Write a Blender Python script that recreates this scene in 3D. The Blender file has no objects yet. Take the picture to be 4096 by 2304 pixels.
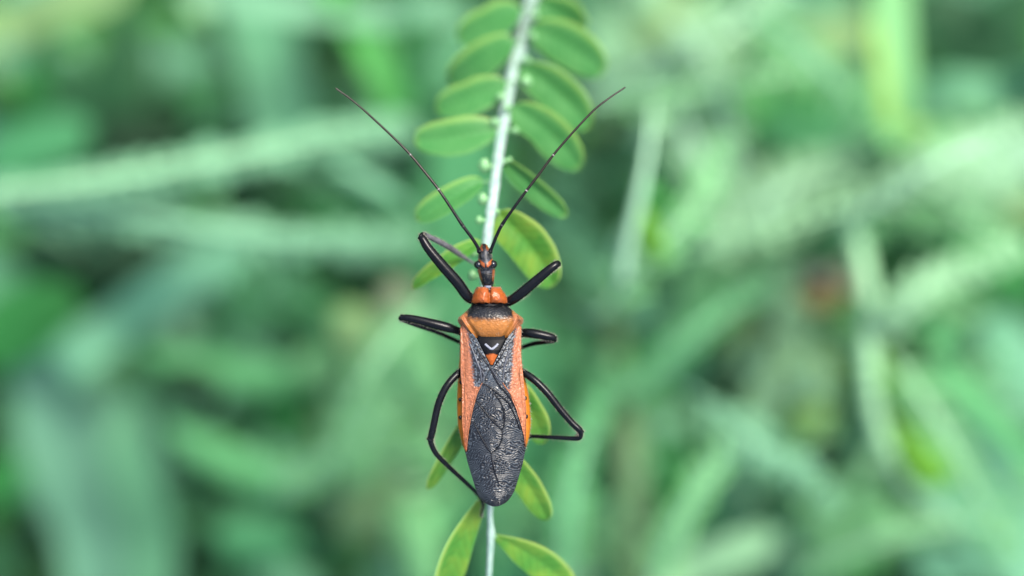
import bpy, math, random
import numpy as np
from mathutils import Vector, Matrix

# ------------------------------------------------------------------ units: 1 unit = 1 millimetre
sc = bpy.context.scene
sc.unit_settings.system = 'METRIC'
sc.unit_settings.scale_length = 0.001
COL = sc.collection
K = 0.02            # mm per photograph pixel in the plane of the insect
D = 110.0           # camera height above that plane
R = math.radians

# ------------------------------------------------------------------ camera
cam = bpy.data.cameras.new('camera')
cam_o = bpy.data.objects.new('camera', cam); COL.objects.link(cam_o)
cam_o.location = (0, 0, D)
cam_o.rotation_euler = (0, 0, 0)
cam.sensor_width = 36.0
cam.lens = 36.0 * D / (4096 * K)
cam.clip_start = 1.0
cam.clip_end = 60000.0
cam.dof.use_dof = True
cam.dof.focus_distance = D - 0.7
APERTURE_RADIUS = 3.6
cam.dof.aperture_fstop = cam.lens * 1e-3 / (2 * APERTURE_RADIUS)
cam.dof.aperture_blades = 0
sc.camera = cam_o

# ------------------------------------------------------------------ sky, sun, exposure (bright overcast)
SUN_EL, SUN_AZ = R(58), R(35)      # azimuth from +Y towards +X
w = bpy.data.worlds.new('World'); sc.world = w; w.use_nodes = True
nt = w.node_tree
sky = nt.nodes.new('ShaderNodeTexSky'); sky.sky_type = 'NISHITA'; sky.sun_disc = False
sky.sun_elevation = SUN_EL; sky.sun_rotation = SUN_AZ
sky.air_density = 1.0; sky.dust_density = 4.0; sky.ozone_density = 1.0
nt.links.new(sky.outputs[0], nt.nodes['Background'].inputs[0])
nt.nodes['Background'].inputs[1].default_value = 0.09
sl = bpy.data.lights.new('sun', 'SUN'); sl.energy = 1.5; sl.angle = R(22); sl.color = (1.0, 0.95, 0.86)
so = bpy.data.objects.new('sun', sl); COL.objects.link(so)
sd = Vector((math.sin(SUN_AZ) * math.cos(SUN_EL), math.cos(SUN_AZ) * math.cos(SUN_EL), math.sin(SUN_EL)))
so.rotation_euler = sd.to_track_quat('Z', 'Y').to_euler()
so.location = sd * 900
sc.view_settings.view_transform = 'Standard'
sc.view_settings.look = 'None'
sc.view_settings.gamma = 1.0
sc.view_settings.exposure = 2.28
sc.render.engine = 'CYCLES'
sc.cycles.use_denoising = True
sc.cycles.max_bounces = 8
sc.cycles.transparent_max_bounces = 8

# ------------------------------------------------------------------ helpers
rng = random.Random(7)
nrng = np.random.default_rng(11)

def P(sx, sy, z=0.0):
    """point at height z that the photograph shows at source pixel (sx, sy)"""
    s = (D - z) / D
    return Vector(((sx - 2048) * K * s, (1152 - sy) * K * s, z))

def F(fx, fy, z=0.0):
    return P(fx * 1.59, fy * 1.59, z)

WORLD = {}
def empty(name, loc, label, cat, group=None):
    o = bpy.data.objects.new(name, None); COL.objects.link(o)
    o.empty_display_size = 1.0
    o.location = loc; WORLD[o.name] = Vector(loc)
    tag(o, label, cat, group)
    return o

def tag(o, label=None, cat=None, group=None, kind=None):
    if label: o['label'] = label
    if cat: o['category'] = cat
    if group: o['group'] = group
    if kind: o['kind'] = kind

def mesh(name, verts, faces, mat, parent=None, cols=None, uvs=None, smooth=True, origin=None, attrs=None):
    v = np.asarray(verts, dtype=float).reshape(-1, 3)
    o0 = np.asarray(origin if origin is not None else (v.min(0) + v.max(0)) / 2)
    me = bpy.data.meshes.new(name)
    me.from_pydata((v - o0).tolist(), [], [tuple(int(i) for i in f) for f in faces])
    if smooth:
        me.polygons.foreach_set('use_smooth', [True] * len(me.polygons))
    if cols is not None:
        a = me.color_attributes.new('Col', 'FLOAT_COLOR', 'POINT')
        c = np.ones((len(v), 4)); c[:, :3] = cols
        a.data.foreach_set('color', c.ravel())
    if uvs is not None:
        a = me.attributes.new('luv', 'FLOAT_VECTOR', 'POINT')
        c = np.zeros((len(v), 3)); c[:, :uvs.shape[1]] = uvs
        a.data.foreach_set('vector', c.ravel())
    me.materials.append(mat); me.update()
    o = bpy.data.objects.new(name, me); COL.objects.link(o)
    WORLD[o.name] = Vector(o0)
    if parent is not None:
        o.parent = parent
        o.location = Vector(o0) - WORLD[parent.name]
    else:
        o.location = Vector(o0)
    return o

def vnoise(x, y, seed=0):
    x = np.asarray(x, float); y = np.asarray(y, float)
    xi = np.floor(x).astype(np.int64); yi = np.floor(y).astype(np.int64)
    fx = x - xi; fy = y - yi
    fx = fx * fx * (3 - 2 * fx); fy = fy * fy * (3 - 2 * fy)
    def h(a, b):
        n = (a * 374761393 + b * 668265263 + seed * 144269) & 0x7fffffff
        n = ((n ^ (n >> 13)) * 1274126177) & 0x7fffffff
        return ((n ^ (n >> 16)) & 0xffff) / 65535.0
    return ((h(xi, yi) * (1 - fx) + h(xi + 1, yi) * fx) * (1 - fy)
            + (h(xi, yi + 1) * (1 - fx) + h(xi + 1, yi + 1) * fx) * fy)

def fbm(x, y, seed=0, o=3):
    t = 0; a = 0.5
    for i in range(o):
        t = t + a * vnoise(x * 2 ** i, y * 2 ** i, seed + i * 17); a *= 0.5
    return t / (1 - 0.5 ** o)

def sstep(a, b, x):
    t = np.clip((x - a) / (b - a), 0, 1)
    return t * t * (3 - 2 * t)

def mix(a, b, t):
    t = np.asarray(t)[..., None]
    return np.asarray(a) * (1 - t) + np.asarray(b) * t

def smooth_interp(xs, ys, x):
    """monotone-ish cubic through the given stations"""
    xs = np.asarray(xs, float); ys = np.asarray(ys, float); x = np.asarray(x, float)
    m = np.gradient(ys, xs)
    d = np.diff(ys) / np.diff(xs)
    m[1:-1] = np.where(d[:-1] * d[1:] <= 0, 0, 2 * d[:-1] * d[1:] / np.where(np.abs(d[:-1] + d[1:]) < 1e-9, 1e-9, d[:-1] + d[1:]))
    i = np.clip(np.searchsorted(xs, x) - 1, 0, len(xs) - 2)
    h = xs[i + 1] - xs[i]; t = np.clip((x - xs[i]) / h, 0, 1)
    return ((2 * t**3 - 3 * t**2 + 1) * ys[i] + (t**3 - 2 * t**2 + t) * h * m[i]
            + (-2 * t**3 + 3 * t**2) * ys[i + 1] + (t**3 - t**2) * h * m[i + 1])

def catmull(pts, n):
    pts = np.asarray(pts, float)
    q = np.vstack([2 * pts[0] - pts[1], pts, 2 * pts[-1] - pts[-2]])
    out = []
    segs = len(pts) - 1
    for k in range(n + 1):
        t = k / n * segs
        i = min(int(t), segs - 1); u = t - i
        p0, p1, p2, p3 = q[i], q[i + 1], q[i + 2], q[i + 3]
        out.append(0.5 * (2 * p1 + (p2 - p0) * u + (2 * p0 - 5 * p1 + 4 * p2 - p3) * u * u + (3 * p1 - p0 - 3 * p2 + p3) * u**3))
    return np.array(out)

def tube(pts, radii, sides=12, flat=1.0):
    """closed tapered tube through the points; returns verts, faces, ring normals"""
    pts = np.asarray(pts, float); n = len(pts)
    tan = np.gradient(pts, axis=0); tan /= np.linalg.norm(tan, axis=1)[:, None] + 1e-12
    up = np.array([0, 0, 1.0])
    V = []; N = []
    for i in range(n):
        a = np.cross(tan[i], up)
        if np.linalg.norm(a) < 0.15: a = np.cross(tan[i], np.array([0, 1.0, 0]))
        a /= np.linalg.norm(a); b = np.cross(a, tan[i])
        for s in range(sides):
            th = 2 * math.pi * s / sides
            d = a * math.cos(th) + b * math.sin(th) * flat
            V.append(pts[i] + d * radii[i]); N.append(d)
    faces = []
    for i in range(n - 1):
        for s in range(sides):
            s2 = (s + 1) % sides
            faces.append((i * sides + s, i * sides + s2, (i + 1) * sides + s2, (i + 1) * sides + s))
    V.append(pts[0] - tan[0] * radii[0] * 0.4); V.append(pts[-1] + tan[-1] * radii[-1] * 0.5)
    N.append(-tan[0]); N.append(tan[-1])
    c0, c1 = n * sides, n * sides + 1
    for s in range(sides):
        s2 = (s + 1) % sides
        faces.append((c0, s2, s)); faces.append((c1, (n - 1) * sides + s, (n - 1) * sides + s2))
    return np.array(V), faces, np.array(N), tan

def spikes(base, dirs, lens, rad):
    V = []; Fc = []
    for b, d, l in zip(base, dirs, lens):
        d = d / (np.linalg.norm(d) + 1e-9)
        a = np.cross(d, [0.31, 0.52, 0.79]); a /= np.linalg.norm(a); c = np.cross(d, a)
        k = len(V)
        for q in range(3):
            th = q * 2.0944
            V.append(b + (a * math.cos(th) + c * math.sin(th)) * rad)
        V.append(b + d * l)
        Fc += [(k, k + 1, k + 3), (k + 1, k + 2, k + 3), (k + 2, k, k + 3)]
    return V, Fc

# ------------------------------------------------------------------ materials
def new_mat(name):
    m = bpy.data.materials.new(name); m.use_nodes = True
    m.cycles.use_bump_map_correction = False if hasattr(m.cycles, 'use_bump_map_correction') else False
    return m, m.node_tree, m.node_tree.nodes['Principled BSDF']

def noise_node(nt, scale, detail=3, coord='Object', rough=0.55, dist=0.0):
    tc = nt.nodes.new('ShaderNodeTexCoord')
    n = nt.nodes.new('ShaderNodeTexNoise')
    n.inputs['Scale'].default_value = scale; n.inputs['Detail'].default_value = detail
    n.inputs['Roughness'].default_value = rough; n.inputs['Distortion'].default_value = dist
    nt.links.new(tc.outputs[coord], n.inputs['Vector'])
    return n

def attr_mat(name, rough=0.4, coat=0.0, bump=0.0, bscale=6.0, spec=0.5, cvar=0.25, sss=0.0, sheen=0.0, rvar=0.0):
    m, t, p = new_mat(name)
    a = t.nodes.new('ShaderNodeAttribute'); a.attribute_name = 'Col'
    n = noise_node(t, bscale * 0.5, 4)
    mr = t.nodes.new('ShaderNodeMapRange')
    mr.inputs[1].default_value = 0.3; mr.inputs[2].default_value = 0.7
    mr.inputs[3].default_value = 1 - cvar; mr.inputs[4].default_value = 1 + cvar
    t.links.new(n.outputs[0], mr.inputs[0])
    mx = t.nodes.new('ShaderNodeMix'); mx.data_type = 'RGBA'; mx.blend_type = 'MULTIPLY'
    mx.inputs[0].default_value = 1.0
    t.links.new(a.outputs[0], mx.inputs[6]); t.links.new(mr.outputs[0], mx.inputs[7])
    t.links.new(mx.outputs[2], p.inputs['Base Color'])
    p.inputs['Roughness'].default_value = rough
    if rvar:
        r2 = t.nodes.new('ShaderNodeMapRange')
        r2.inputs[1].default_value = 0.35; r2.inputs[2].default_value = 0.65
        r2.inputs[3].default_value = rough - rvar; r2.inputs[4].default_value = rough + rvar
        t.links.new(n.outputs[0], r2.inputs[0]); t.links.new(r2.outputs[0], p.inputs['Roughness'])
    p.inputs['Specular IOR Level'].default_value = spec
    p.inputs['Coat Weight'].default_value = coat
    p.inputs['Coat Roughness'].default_value = 0.12
    if sheen: p.inputs['Sheen Weight'].default_value = sheen
    if sss:
        p.inputs['Subsurface Weight'].default_value = sss
        p.inputs['Subsurface Radius'].default_value = (0.5, 0.2, 0.08)
        p.inputs['Subsurface Scale'].default_value = 0.5
    if bump:
        bn = noise_node(t, bscale, 3)
        b = t.nodes.new('ShaderNodeBump'); b.inputs['Strength'].default_value = bump
        b.inputs['Distance'].default_value = 0.05
        t.links.new(bn.outputs[0], b.inputs['Height']); t.links.new(b.outputs[0], p.inputs['Normal'])
    return m

def leaf_mat(name, col, rim=None, mott=None, rimw=0.16, trans=0.35, nscale=0.35, rough=0.42, spec=0.25, mott_amt=0.55, veins=0.0):
    """blade colour with a paler rim and midrib, mottling, gloss and light passing through"""
    m, t, p = new_mat(name)
    L = t.links.new
    a = t.nodes.new('ShaderNodeAttribute'); a.attribute_name = 'luv'; a.attribute_type = 'GEOMETRY'
    sp = t.nodes.new('ShaderNodeSeparateXYZ'); L(a.outputs['Vector'], sp.inputs[0])
    n = noise_node(t, nscale, 4, dist=0.3)
    ramp = t.nodes.new('ShaderNodeMapRange'); ramp.inputs[1].default_value = 0.42; ramp.inputs[2].default_value = 0.68
    L(n.outputs[0], ramp.inputs[0])
    mu = t.nodes.new('ShaderNodeMath'); mu.operation = 'MULTIPLY'; mu.inputs[1].default_value = mott_amt
    L(ramp.outputs[0], mu.inputs[0])
    m1 = t.nodes.new('ShaderNodeMix'); m1.data_type = 'RGBA'
    m1.inputs[6].default_value = (*col, 1); m1.inputs[7].default_value = (*(mott or [min(1, c * 1.35) for c in col]), 1)
    L(mu.outputs[0], m1.inputs[0])
    last = m1.outputs[2]
    # rim (|u| near 1, stored in X as distance from midrib, Z as distance to rim)
    if rim:
        rr = t.nodes.new('ShaderNodeMapRange'); rr.inputs[1].default_value = 1 - rimw; rr.inputs[2].default_value = 1.0
        L(sp.outputs[2], rr.inputs[0])
        m2 = t.nodes.new('ShaderNodeMix'); m2.data_type = 'RGBA'; m2.inputs[7].default_value = (*rim, 1)
        L(rr.outputs[0], m2.inputs[0]); L(last, m2.inputs[6]); last = m2.outputs[2]
    # midrib
    mr = t.nodes.new('ShaderNodeMapRange'); mr.inputs[1].default_value = 0.0; mr.inputs[2].default_value = 0.07
    mr.inputs[3].default_value = 0.25; mr.inputs[4].default_value = 0.0
    ab = t.nodes.new('ShaderNodeMath'); ab.operation = 'ABSOLUTE'; L(sp.outputs[0], ab.inputs[0]); L(ab.outputs[0], mr.inputs[0])
    m3 = t.nodes.new('ShaderNodeMix'); m3.data_type = 'RGBA'
    m3.inputs[7].default_value = (*[min(1, c * 1.7 + 0.02) for c in col], 1)
    L(mr.outputs[0], m3.inputs[0]); L(last, m3.inputs[6]); last = m3.outputs[2]
    if veins:
        # side veins slanting off the midrib
        s1 = t.nodes.new('ShaderNodeMath'); s1.operation = 'MULTIPLY_ADD'; s1.inputs[1].default_value = -0.16; L(ab.outputs[0], s1.inputs[0]); L(sp.outputs[1], s1.inputs[2])
        s2 = t.nodes.new('ShaderNodeMath'); s2.operation = 'MULTIPLY'; s2.inputs[1].default_value = 62.0; L(s1.outputs[0], s2.inputs[0])
        s3 = t.nodes.new('ShaderNodeMath'); s3.operation = 'SINE'; L(s2.outputs[0], s3.inputs[0])
        s4 = t.nodes.new('ShaderNodeMapRange'); s4.inputs[1].default_value = 0.82; s4.inputs[2].default_value = 1.0; s4.inputs[4].default_value = veins
        L(s3.outputs[0], s4.inputs[0])
        m4 = t.nodes.new('ShaderNodeMix'); m4.data_type = 'RGBA'; m4.inputs[7].default_value = (*[min(1, c * 2.0 + 0.02) for c in col], 1)
        L(s4.outputs[0], m4.inputs[0]); L(last, m4.inputs[6]); last = m4.outputs[2]
        nz_ = noise_node(t, 2.2, 2)
        s5 = t.nodes.new('ShaderNodeMapRange'); s5.inputs[1].default_value = 0.70; s5.inputs[2].default_value = 0.76; s5.inputs[4].default_value = 0.7
        L(nz_.outputs[0], s5.inputs[0])
        m5 = t.nodes.new('ShaderNodeMix'); m5.data_type = 'RGBA'; m5.inputs[7].default_value = (0.10, 0.075, 0.03, 1)
        L(s5.outputs[0], m5.inputs[0]); L(last, m5.inputs[6]); last = m5.outputs[2]
    L(last, p.inputs['Base Color'])
    p.inputs['Roughness'].default_value = rough
    p.inputs['Specular IOR Level'].default_value = spec
    tr = t.nodes.new('ShaderNodeBsdfTranslucent'); L(last, tr.inputs['Color'])
    ms = t.nodes.new('ShaderNodeMixShader'); ms.inputs[0].default_value = trans
    out = t.nodes['Material Output']
    L(p.outputs[0], ms.inputs[1]); L(tr.outputs[0], ms.inputs[2]); L(ms.outputs[0], out.inputs[0])
    return m

def plain_mat(name, col, col2=None, scale=1.0, rough=0.5, bump=0.0, bscale=4, bdist=0.1):
    m, t, p = new_mat(name)
    n = noise_node(t, scale, 5)
    mr = t.nodes.new('ShaderNodeMapRange'); mr.inputs[1].default_value = 0.35; mr.inputs[2].default_value = 0.65
    t.links.new(n.outputs[0], mr.inputs[0])
    mx = t.nodes.new('ShaderNodeMix'); mx.data_type = 'RGBA'
    mx.inputs[6].default_value = (*col, 1); mx.inputs[7].default_value = (*(col2 or [c * 1.4 for c in col]), 1)
    t.links.new(mr.outputs[0], mx.inputs[0]); t.links.new(mx.outputs[2], p.inputs['Base Color'])
    p.inputs['Roughness'].default_value = rough
    if bump:
        bn = noise_node(t, bscale, 4)
        b = t.nodes.new('ShaderNodeBump'); b.inputs['Strength'].default_value = bump; b.inputs['Distance'].default_value = bdist
        t.links.new(bn.outputs[0], b.inputs['Height']); t.links.new(b.outputs[0], p.inputs['Normal'])
    return m

# ------------------------------------------------------------------ the setting: ground
GZ = -270.0
m_soil = plain_mat('soil', (0.016, 0.030, 0.014), (0.035, 0.055, 0.025), 0.03, 0.95, 0.6, 0.2, 3)
g = 30000.0
xs = np.concatenate([np.linspace(-g, -400, 6), np.linspace(-380, 380, 60), np.linspace(400, g, 6)])
gx, gy = np.meshgrid(xs, xs)
gz = GZ + (fbm(gx * 0.02, gy * 0.02, 3) - 0.5) * 14 * (np.abs(gx) < 390) * (np.abs(gy) < 390)
nn = len(xs)
gf = [(j * nn + i, j * nn + i + 1, (j + 1) * nn + i + 1, (j + 1) * nn + i) for j in range(nn - 1) for i in range(nn - 1)]
ground = mesh('ground', np.stack([gx.ravel(), gy.ravel(), gz.ravel()], 1), gf, m_soil)
tag(ground, 'dark soil deep under the weeds', 'ground', kind='structure')

# ------------------------------------------------------------------ leaves, blades, stems
def leaf_geo(base, tip, width, roll=0.0, fold=0.0, cup=0.0, arch=0.0, thick=0.12, n=14, m=8, power=2.6, twist=0.0, side=0.0, vexp=0.92, rimside=0, uneven=0.0):
    """a thick leaf blade from base to tip; roll tilts it about its length, cup bends the sides down,
    arch bows it along its length, side bows it sideways. Returns verts, faces, luv"""
    base = np.asarray(base, float); tip = np.asarray(tip, float)
    ax = tip - base; L = np.linalg.norm(ax); ax = ax / L
    up = np.array([0, 0, 1.0]); sd_ = np.cross(up, ax); sd_ /= np.linalg.norm(sd_) + 1e-9
    nr = np.cross(ax, sd_)
    V = []; UV = []
    for layer in (1, -1):
        for i in range(n + 1):
            v = i / n
            v2 = v ** vexp
            hw = width / 2 * max(0.0, 1 - abs(2 * v2 - 1) ** power) ** 0.5
            hw = max(hw, width * 0.03)
            if uneven: hwj = [1 + uneven * (float(vnoise(v * 5 + base[0] * 3, q * 7.3 + base[1] * 3, 61)) - 0.5) for q in (0, 1)]
            th = roll + twist * (v - 0.5)
            s_ = sd_ * math.cos(th) + nr * math.sin(th); n_ = nr * math.cos(th) - sd_ * math.sin(th)
            for j in range(m + 1):
                u = -1 + 2 * j / m
                y = u * hw * (hwj[0 if u < 0 else 1] if uneven else 1)
                z = fold * abs(y) - cup * y * y / max(width, 1e-6) * 2 + arch * L * 4 * v * (1 - v)
                edge = 1 - abs(u) ** 4 if 0 < i < n else 0.2
                z += layer * thick * 0.5 * edge
                V.append(base + ax * (v * L) + s_ * (y + side * L * 4 * v * (1 - v)) + n_ * z)
                # z channel: nearness to the rim, along the sides and at the tip
                rw = 1.0 if u * rimside >= 0 else 0.72
                UV.append((u, v, max(abs(u) * rw, (2 * v2 - 1) ** 2 * 0.85 if v2 > .5 else 0)))
    fs = []
    W = m + 1; off = (n + 1) * W
    for i in range(n):
        for j in range(m):
            a = i * W + j
            fs.append((a, a + W, a + W + 1, a + 1))
            fs.append((off + a, off + a + 1, off + a + W + 1, off + a + W))
    for i in range(n):
        a = i * W; fs.append((a, off + a, off + a + W, a + W))
        a = i * W + m; fs.append((a, a + W, off + a + W, off + a))
    for j in range(m):
        a = j; fs.append((a, a + 1, off + a + 1, off + a))
        a = n * W + j; fs.append((a, off + a, off + a + 1, a + 1))
    return np.array(V), fs, np.array(UV)

def blade_geo(pts, width, roll=0.0, fold=0.25, thick=0.25, n=28, m=6, taper=0.75):
    c = catmull(pts, n)
    tan = np.gradient(c, axis=0); tan /= np.linalg.norm(tan, axis=1)[:, None]
    V = []; UV = []
    for layer in (1, -1):
        for i in range(n + 1):
            v = i / n
            hw = width / 2 * (0.25 + 0.75 * min(1, v / 0.2)) * (1 - max(0, (v - taper) / (1 - taper)) ** 2 * 0.92 if taper < 1 else 1)
            s0 = np.cross([0, 0, 1.0], tan[i]); s0 /= np.linalg.norm(s0) + 1e-9; n0 = np.cross(tan[i], s0)
            s_ = s0 * math.cos(roll) + n0 * math.sin(roll); n_ = n0 * math.cos(roll) - s0 * math.sin(roll)
            for j in range(m + 1):
                u = -1 + 2 * j / m
                V.append(c[i] + s_ * u * hw + n_ * (abs(u) * hw * fold + layer * thick / 2 * (1 - abs(u) ** 4)))
                UV.append((u, v, abs(u)))
    fs = []; W = m + 1; off = (n + 1) * W
    for i in range(n):
        for j in range(m):
            a = i * W + j
            fs.append((a, a + W, a + W + 1, a + 1)); fs.append((off + a, off + a + 1, off + a + W + 1, off + a + W))
    for i in range(n):
        a = i * W; fs.append((a, off + a, off + a + W, a + W))
        a = i * W + m; fs.append((a, a + W, off + a + W, off + a))
    return np.array(V), fs, np.array(UV)

def bud_geo(center, r, axis=(0, 0, 1), sides=12, rings=8):
    ax = np.asarray(axis, float); ax /= np.linalg.norm(ax)
    a = np.cross(ax, [0.2, 0.9, 0.3]); a /= np.linalg.norm(a); b = np.cross(ax, a)
    V = []
    for i in range(rings + 1):
        ph = math.pi * i / rings
        for s in range(sides):
            th = 2 * math.pi * s / sides
            rr = r * math.sin(ph) * (1 + 0.07 * math.cos(3 * th)) * (1.0 if i < rings else 0)
            V.append(np.asarray(center) + (a * math.cos(th) + b * math.sin(th)) * (rr + 1e-4) - ax * r * 0.82 * math.cos(ph))
    fs = [(i * sides + s, i * sides + (s + 1) % sides, (i + 1) * sides + (s + 1) % sides, (i + 1) * sides + s) for i in range(rings) for s in range(sides)]
    return np.array(V), fs

# colours of the plants; deep paints shade into dark gaps
M = {}
M['leaf'] = leaf_mat('host_leaf', (0.046, 0.190, 0.046), rim=(0.19, 0.34, 0.075), mott=(0.095, 0.27, 0.080), rimw=0.40, trans=0.38, nscale=0.30, veins=0.3)
M['leaf_y'] = leaf_mat('host_leaf_yellowing', (0.055, 0.195, 0.026), rim=(0.30, 0.42, 0.10), mott=(0.18, 0.29, 0.032), rimw=0.30, trans=0.38, nscale=0.36, mott_amt=0.75, veins=0.3)
M['stem'] = plain_mat('glaucous_stem', (0.15, 0.245, 0.20), (0.24, 0.33, 0.285), 1.6, 0.75, 0.7, 4, 0.12)
M['bud'] = plain_mat('bud_green', (0.085, 0.225, 0.08), (0.15, 0.30, 0.135), 1.2, 0.5)
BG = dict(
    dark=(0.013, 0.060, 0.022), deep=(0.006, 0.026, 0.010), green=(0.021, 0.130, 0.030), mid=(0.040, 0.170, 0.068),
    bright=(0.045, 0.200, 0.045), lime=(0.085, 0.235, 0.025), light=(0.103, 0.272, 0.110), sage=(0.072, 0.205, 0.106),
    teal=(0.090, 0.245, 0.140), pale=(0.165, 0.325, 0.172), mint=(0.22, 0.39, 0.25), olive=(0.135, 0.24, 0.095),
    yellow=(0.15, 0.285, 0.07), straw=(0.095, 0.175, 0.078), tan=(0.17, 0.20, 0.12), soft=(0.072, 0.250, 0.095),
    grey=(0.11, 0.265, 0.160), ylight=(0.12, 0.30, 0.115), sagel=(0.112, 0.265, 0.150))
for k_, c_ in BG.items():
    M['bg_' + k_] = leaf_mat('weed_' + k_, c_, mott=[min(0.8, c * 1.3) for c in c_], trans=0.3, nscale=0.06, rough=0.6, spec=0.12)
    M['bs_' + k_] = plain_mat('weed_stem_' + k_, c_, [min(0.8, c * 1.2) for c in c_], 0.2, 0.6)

def wmm(wF, z):
    return wF * 1.59 * K * (D - z) / D

def bg_leaf(parent, base, tip, wF, col, roll=0.0, cup=0.5, arch=0.06, side=0.0, name='leaf', mat=None):
    z = (base[2] + tip[2]) / 2
    v, f, uv = leaf_geo(F(*base), F(*tip), wmm(wF, z), roll=roll, cup=cup, arch=arch, thick=0.35, n=10, m=6, side=side)
    return mesh(name, v, f, mat or M['bg_' + col], parent, uvs=uv)

def bg_stem(parent, pts, wF, col, name='stem', n=24, tip=0.45):
    c = catmull([F(*p) for p in pts], n)
    rad = [wmm(wF, q[2]) / 2 * (1.0 - 0.82 * max(0, (i / n - tip)) / (1 - tip)) for i, q in enumerate(c)]
    v, f, _, _ = tube(c, rad, 10)
    return mesh(name, v, f, M['bs_' + col], parent)

def root_to_ground(parent, p, wF, col):
    """the part of a weed's stem that goes down to the soil"""
    a = F(*p); b = Vector((a.x + rng.uniform(-14, 14), a.y + rng.uniform(-14, 14), GZ - 2))
    c = catmull([a, a.lerp(b, 0.4) + Vector((rng.uniform(-6, 6), rng.uniform(-6, 6), 0)), b], 10)
    r = wmm(wF, p[2]) / 2
    v, f, _, _ = tube(c, [r] * 11, 8)
    return mesh('stem', v, f, M['bs_' + col], parent)

def plant(name, label, cat, stem, swF, scol, leaves, group=None, root=True):
    o = empty(name, F(*stem[0]), label, cat, group)
    if len(stem) > 1: bg_stem(o, stem, swF, scol)
    if root: root_to_ground(o, stem[0], swF, scol)
    for l in leaves:
        bg_leaf(o, *l[:4], **(l[4] if len(l) > 4 else {}))
    return o

def blade(label, pts, wF, col, roll=0.0, fold=0.25, taper=0.75, group=None):
    z = sum(p[2] for p in pts) / len(pts)
    q = [F(*p) for p in pts]
    d = q[0] - q[1]; d.z = 0; d.normalize()
    root = q[0] + d * 16; root.z = GZ - 2                     # the blade rises from the soil
    k_ = len(pts) - 1; taper = (taper * k_ + 1) / (k_ + 1)
    v, f, uv = blade_geo([root] + q, wmm(wF, z), roll=roll, fold=fold, thick=0.3, n=36, taper=taper)
    o = mesh('grass_blade', v, f, M['bg_' + col], None, uvs=uv, origin=root)
    tag(o, label, 'grass blade', group)
    return o

# ------------------------------------------------------------------ background weeds
# undergrowth: a mass of small dark leaves over the soil that reads as one
def undergrowth():
    V = []; Fc = []; C = []; U = []
    k = 0
    pal = [(0.016, 0.07, 0.026), (0.028, 0.12, 0.045), (0.05, 0.16, 0.08), (0.035, 0.14, 0.03), (0.08, 0.20, 0.12), (0.012, 0.05, 0.02)]
    for i in range(6500):
        z = -262 + 95 * nrng.random() ** 1.6
        s = (D - z) / D
        x = nrng.uniform(-95, 95) * s; y = nrng.uniform(-70, 70) * s
        dens = fbm(np.array([x * 0.018 + 9.1]), np.array([y * 0.018 + 3.7]), 5)[0]
        if dens < 0.30: continue
        a = nrng.uniform(0, 2 * math.pi); L = nrng.uniform(9, 30); W = L * nrng.uniform(0.22, 0.5)
        b = np.array([x, y, z]); t = b + np.array([math.cos(a) * L, math.sin(a) * L, nrng.uniform(-9, 9)])
        v, f, uv = leaf_geo(b, t, W, roll=nrng.uniform(-0.8, 0.8), cup=nrng.uniform(-.5, .8), arch=nrng.uniform(0, .15), thick=0.3, n=5, m=2)
        V.append(v); Fc += [tuple(q + k for q in ff) for ff in f]; k += len(v); U.append(uv)
        c = pal[nrng.integers(len(pal))]
        C.append(np.tile(np.array(c) * nrng.uniform(0.55, 1.3), (len(v), 1)))
    m, t, p = new_mat('undergrowth_leaf')
    a = t.nodes.new('ShaderNodeAttribute'); a.attribute_name = 'Col'
    t.links.new(a.outputs[0], p.inputs['Base Color']); p.inputs['Roughness'].default_value = 0.6; p.inputs['Specular IOR Level'].default_value = 0.12
    o = mesh('undergrowth', np.vstack(V), Fc, m, None, cols=np.vstack(C))
    tag(o, 'mass of small dark green leaves covering the soil', 'undergrowth', kind='stuff')
undergrowth()

# --- left: two long pale sprays crossing below the dark hollow
def spray(label, pts, wF, col, leafcol, lw, ll, zs, every, droop, group='long pale sprays with tiny folded leaflets'):
    """long stem with small folded leaflets set close along both sides"""
    o = empty('leafy_spray', F(*pts[0]), label, 'spray', group)
    bg_stem(o, pts, wF, col, n=40)
    root_to_ground(o, pts[0], wF, col)
    c = catmull([F(*p) for p in pts], every)
    tan = np.gradient(c, axis=0); tan /= np.linalg.norm(tan, axis=1)[:, None]
    for i in range(1, every):
        s = np.cross([0, 0, 1.0], tan[i])
        for q in (1, -1):
            L = ll * rng.uniform(0.6, 1.3)
            d = tan[i] * rng.uniform(0.4, 0.9) + s * q * rng.uniform(0.55, 0.9) + np.array([0, 0, -droop * rng.uniform(0.6, 1.2)])
            d /= np.linalg.norm(d)
            v, f, uv = leaf_geo(c[i], c[i] + d * L, lw * rng.uniform(0.7, 1.3), roll=q * 0.5, cup=0.6, arch=0.05, thick=0.3, n=6, m=4)
            mesh('leaflet', v, f, M['bg_' + leafcol], o, uvs=uv)
    return o

spray('long pale sage spray with folded leaflets rising towards the left antenna of the insect',
      [(-60, 492, -74), (250, 455, -74), (560, 400, -74), (800, 352, -78), (1050, 312, -86)], 20, 'pale', 'sagel', 3.0, 4.4, 0, 26, 0.8)
spray('smoother pale sage spray running level towards the raised front leg of the insect',
      [(-60, 505, -80), (300, 540, -80), (600, 590, -80), (850, 605, -82), (1060, 615, -88)], 22, 'sagel', 'sagel', 2.8, 4.4, 0, 26, 0.8)
plant('weed', 'short pale weed stalk slanting just above the smoother sage spray', 'weed', [(860, 425, -80), (960, 480, -80), (1060, 540, -84)], 36, 'sage',
      [((870, 430, -80), (1000, 490, -82), 46, 'sage')])

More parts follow.
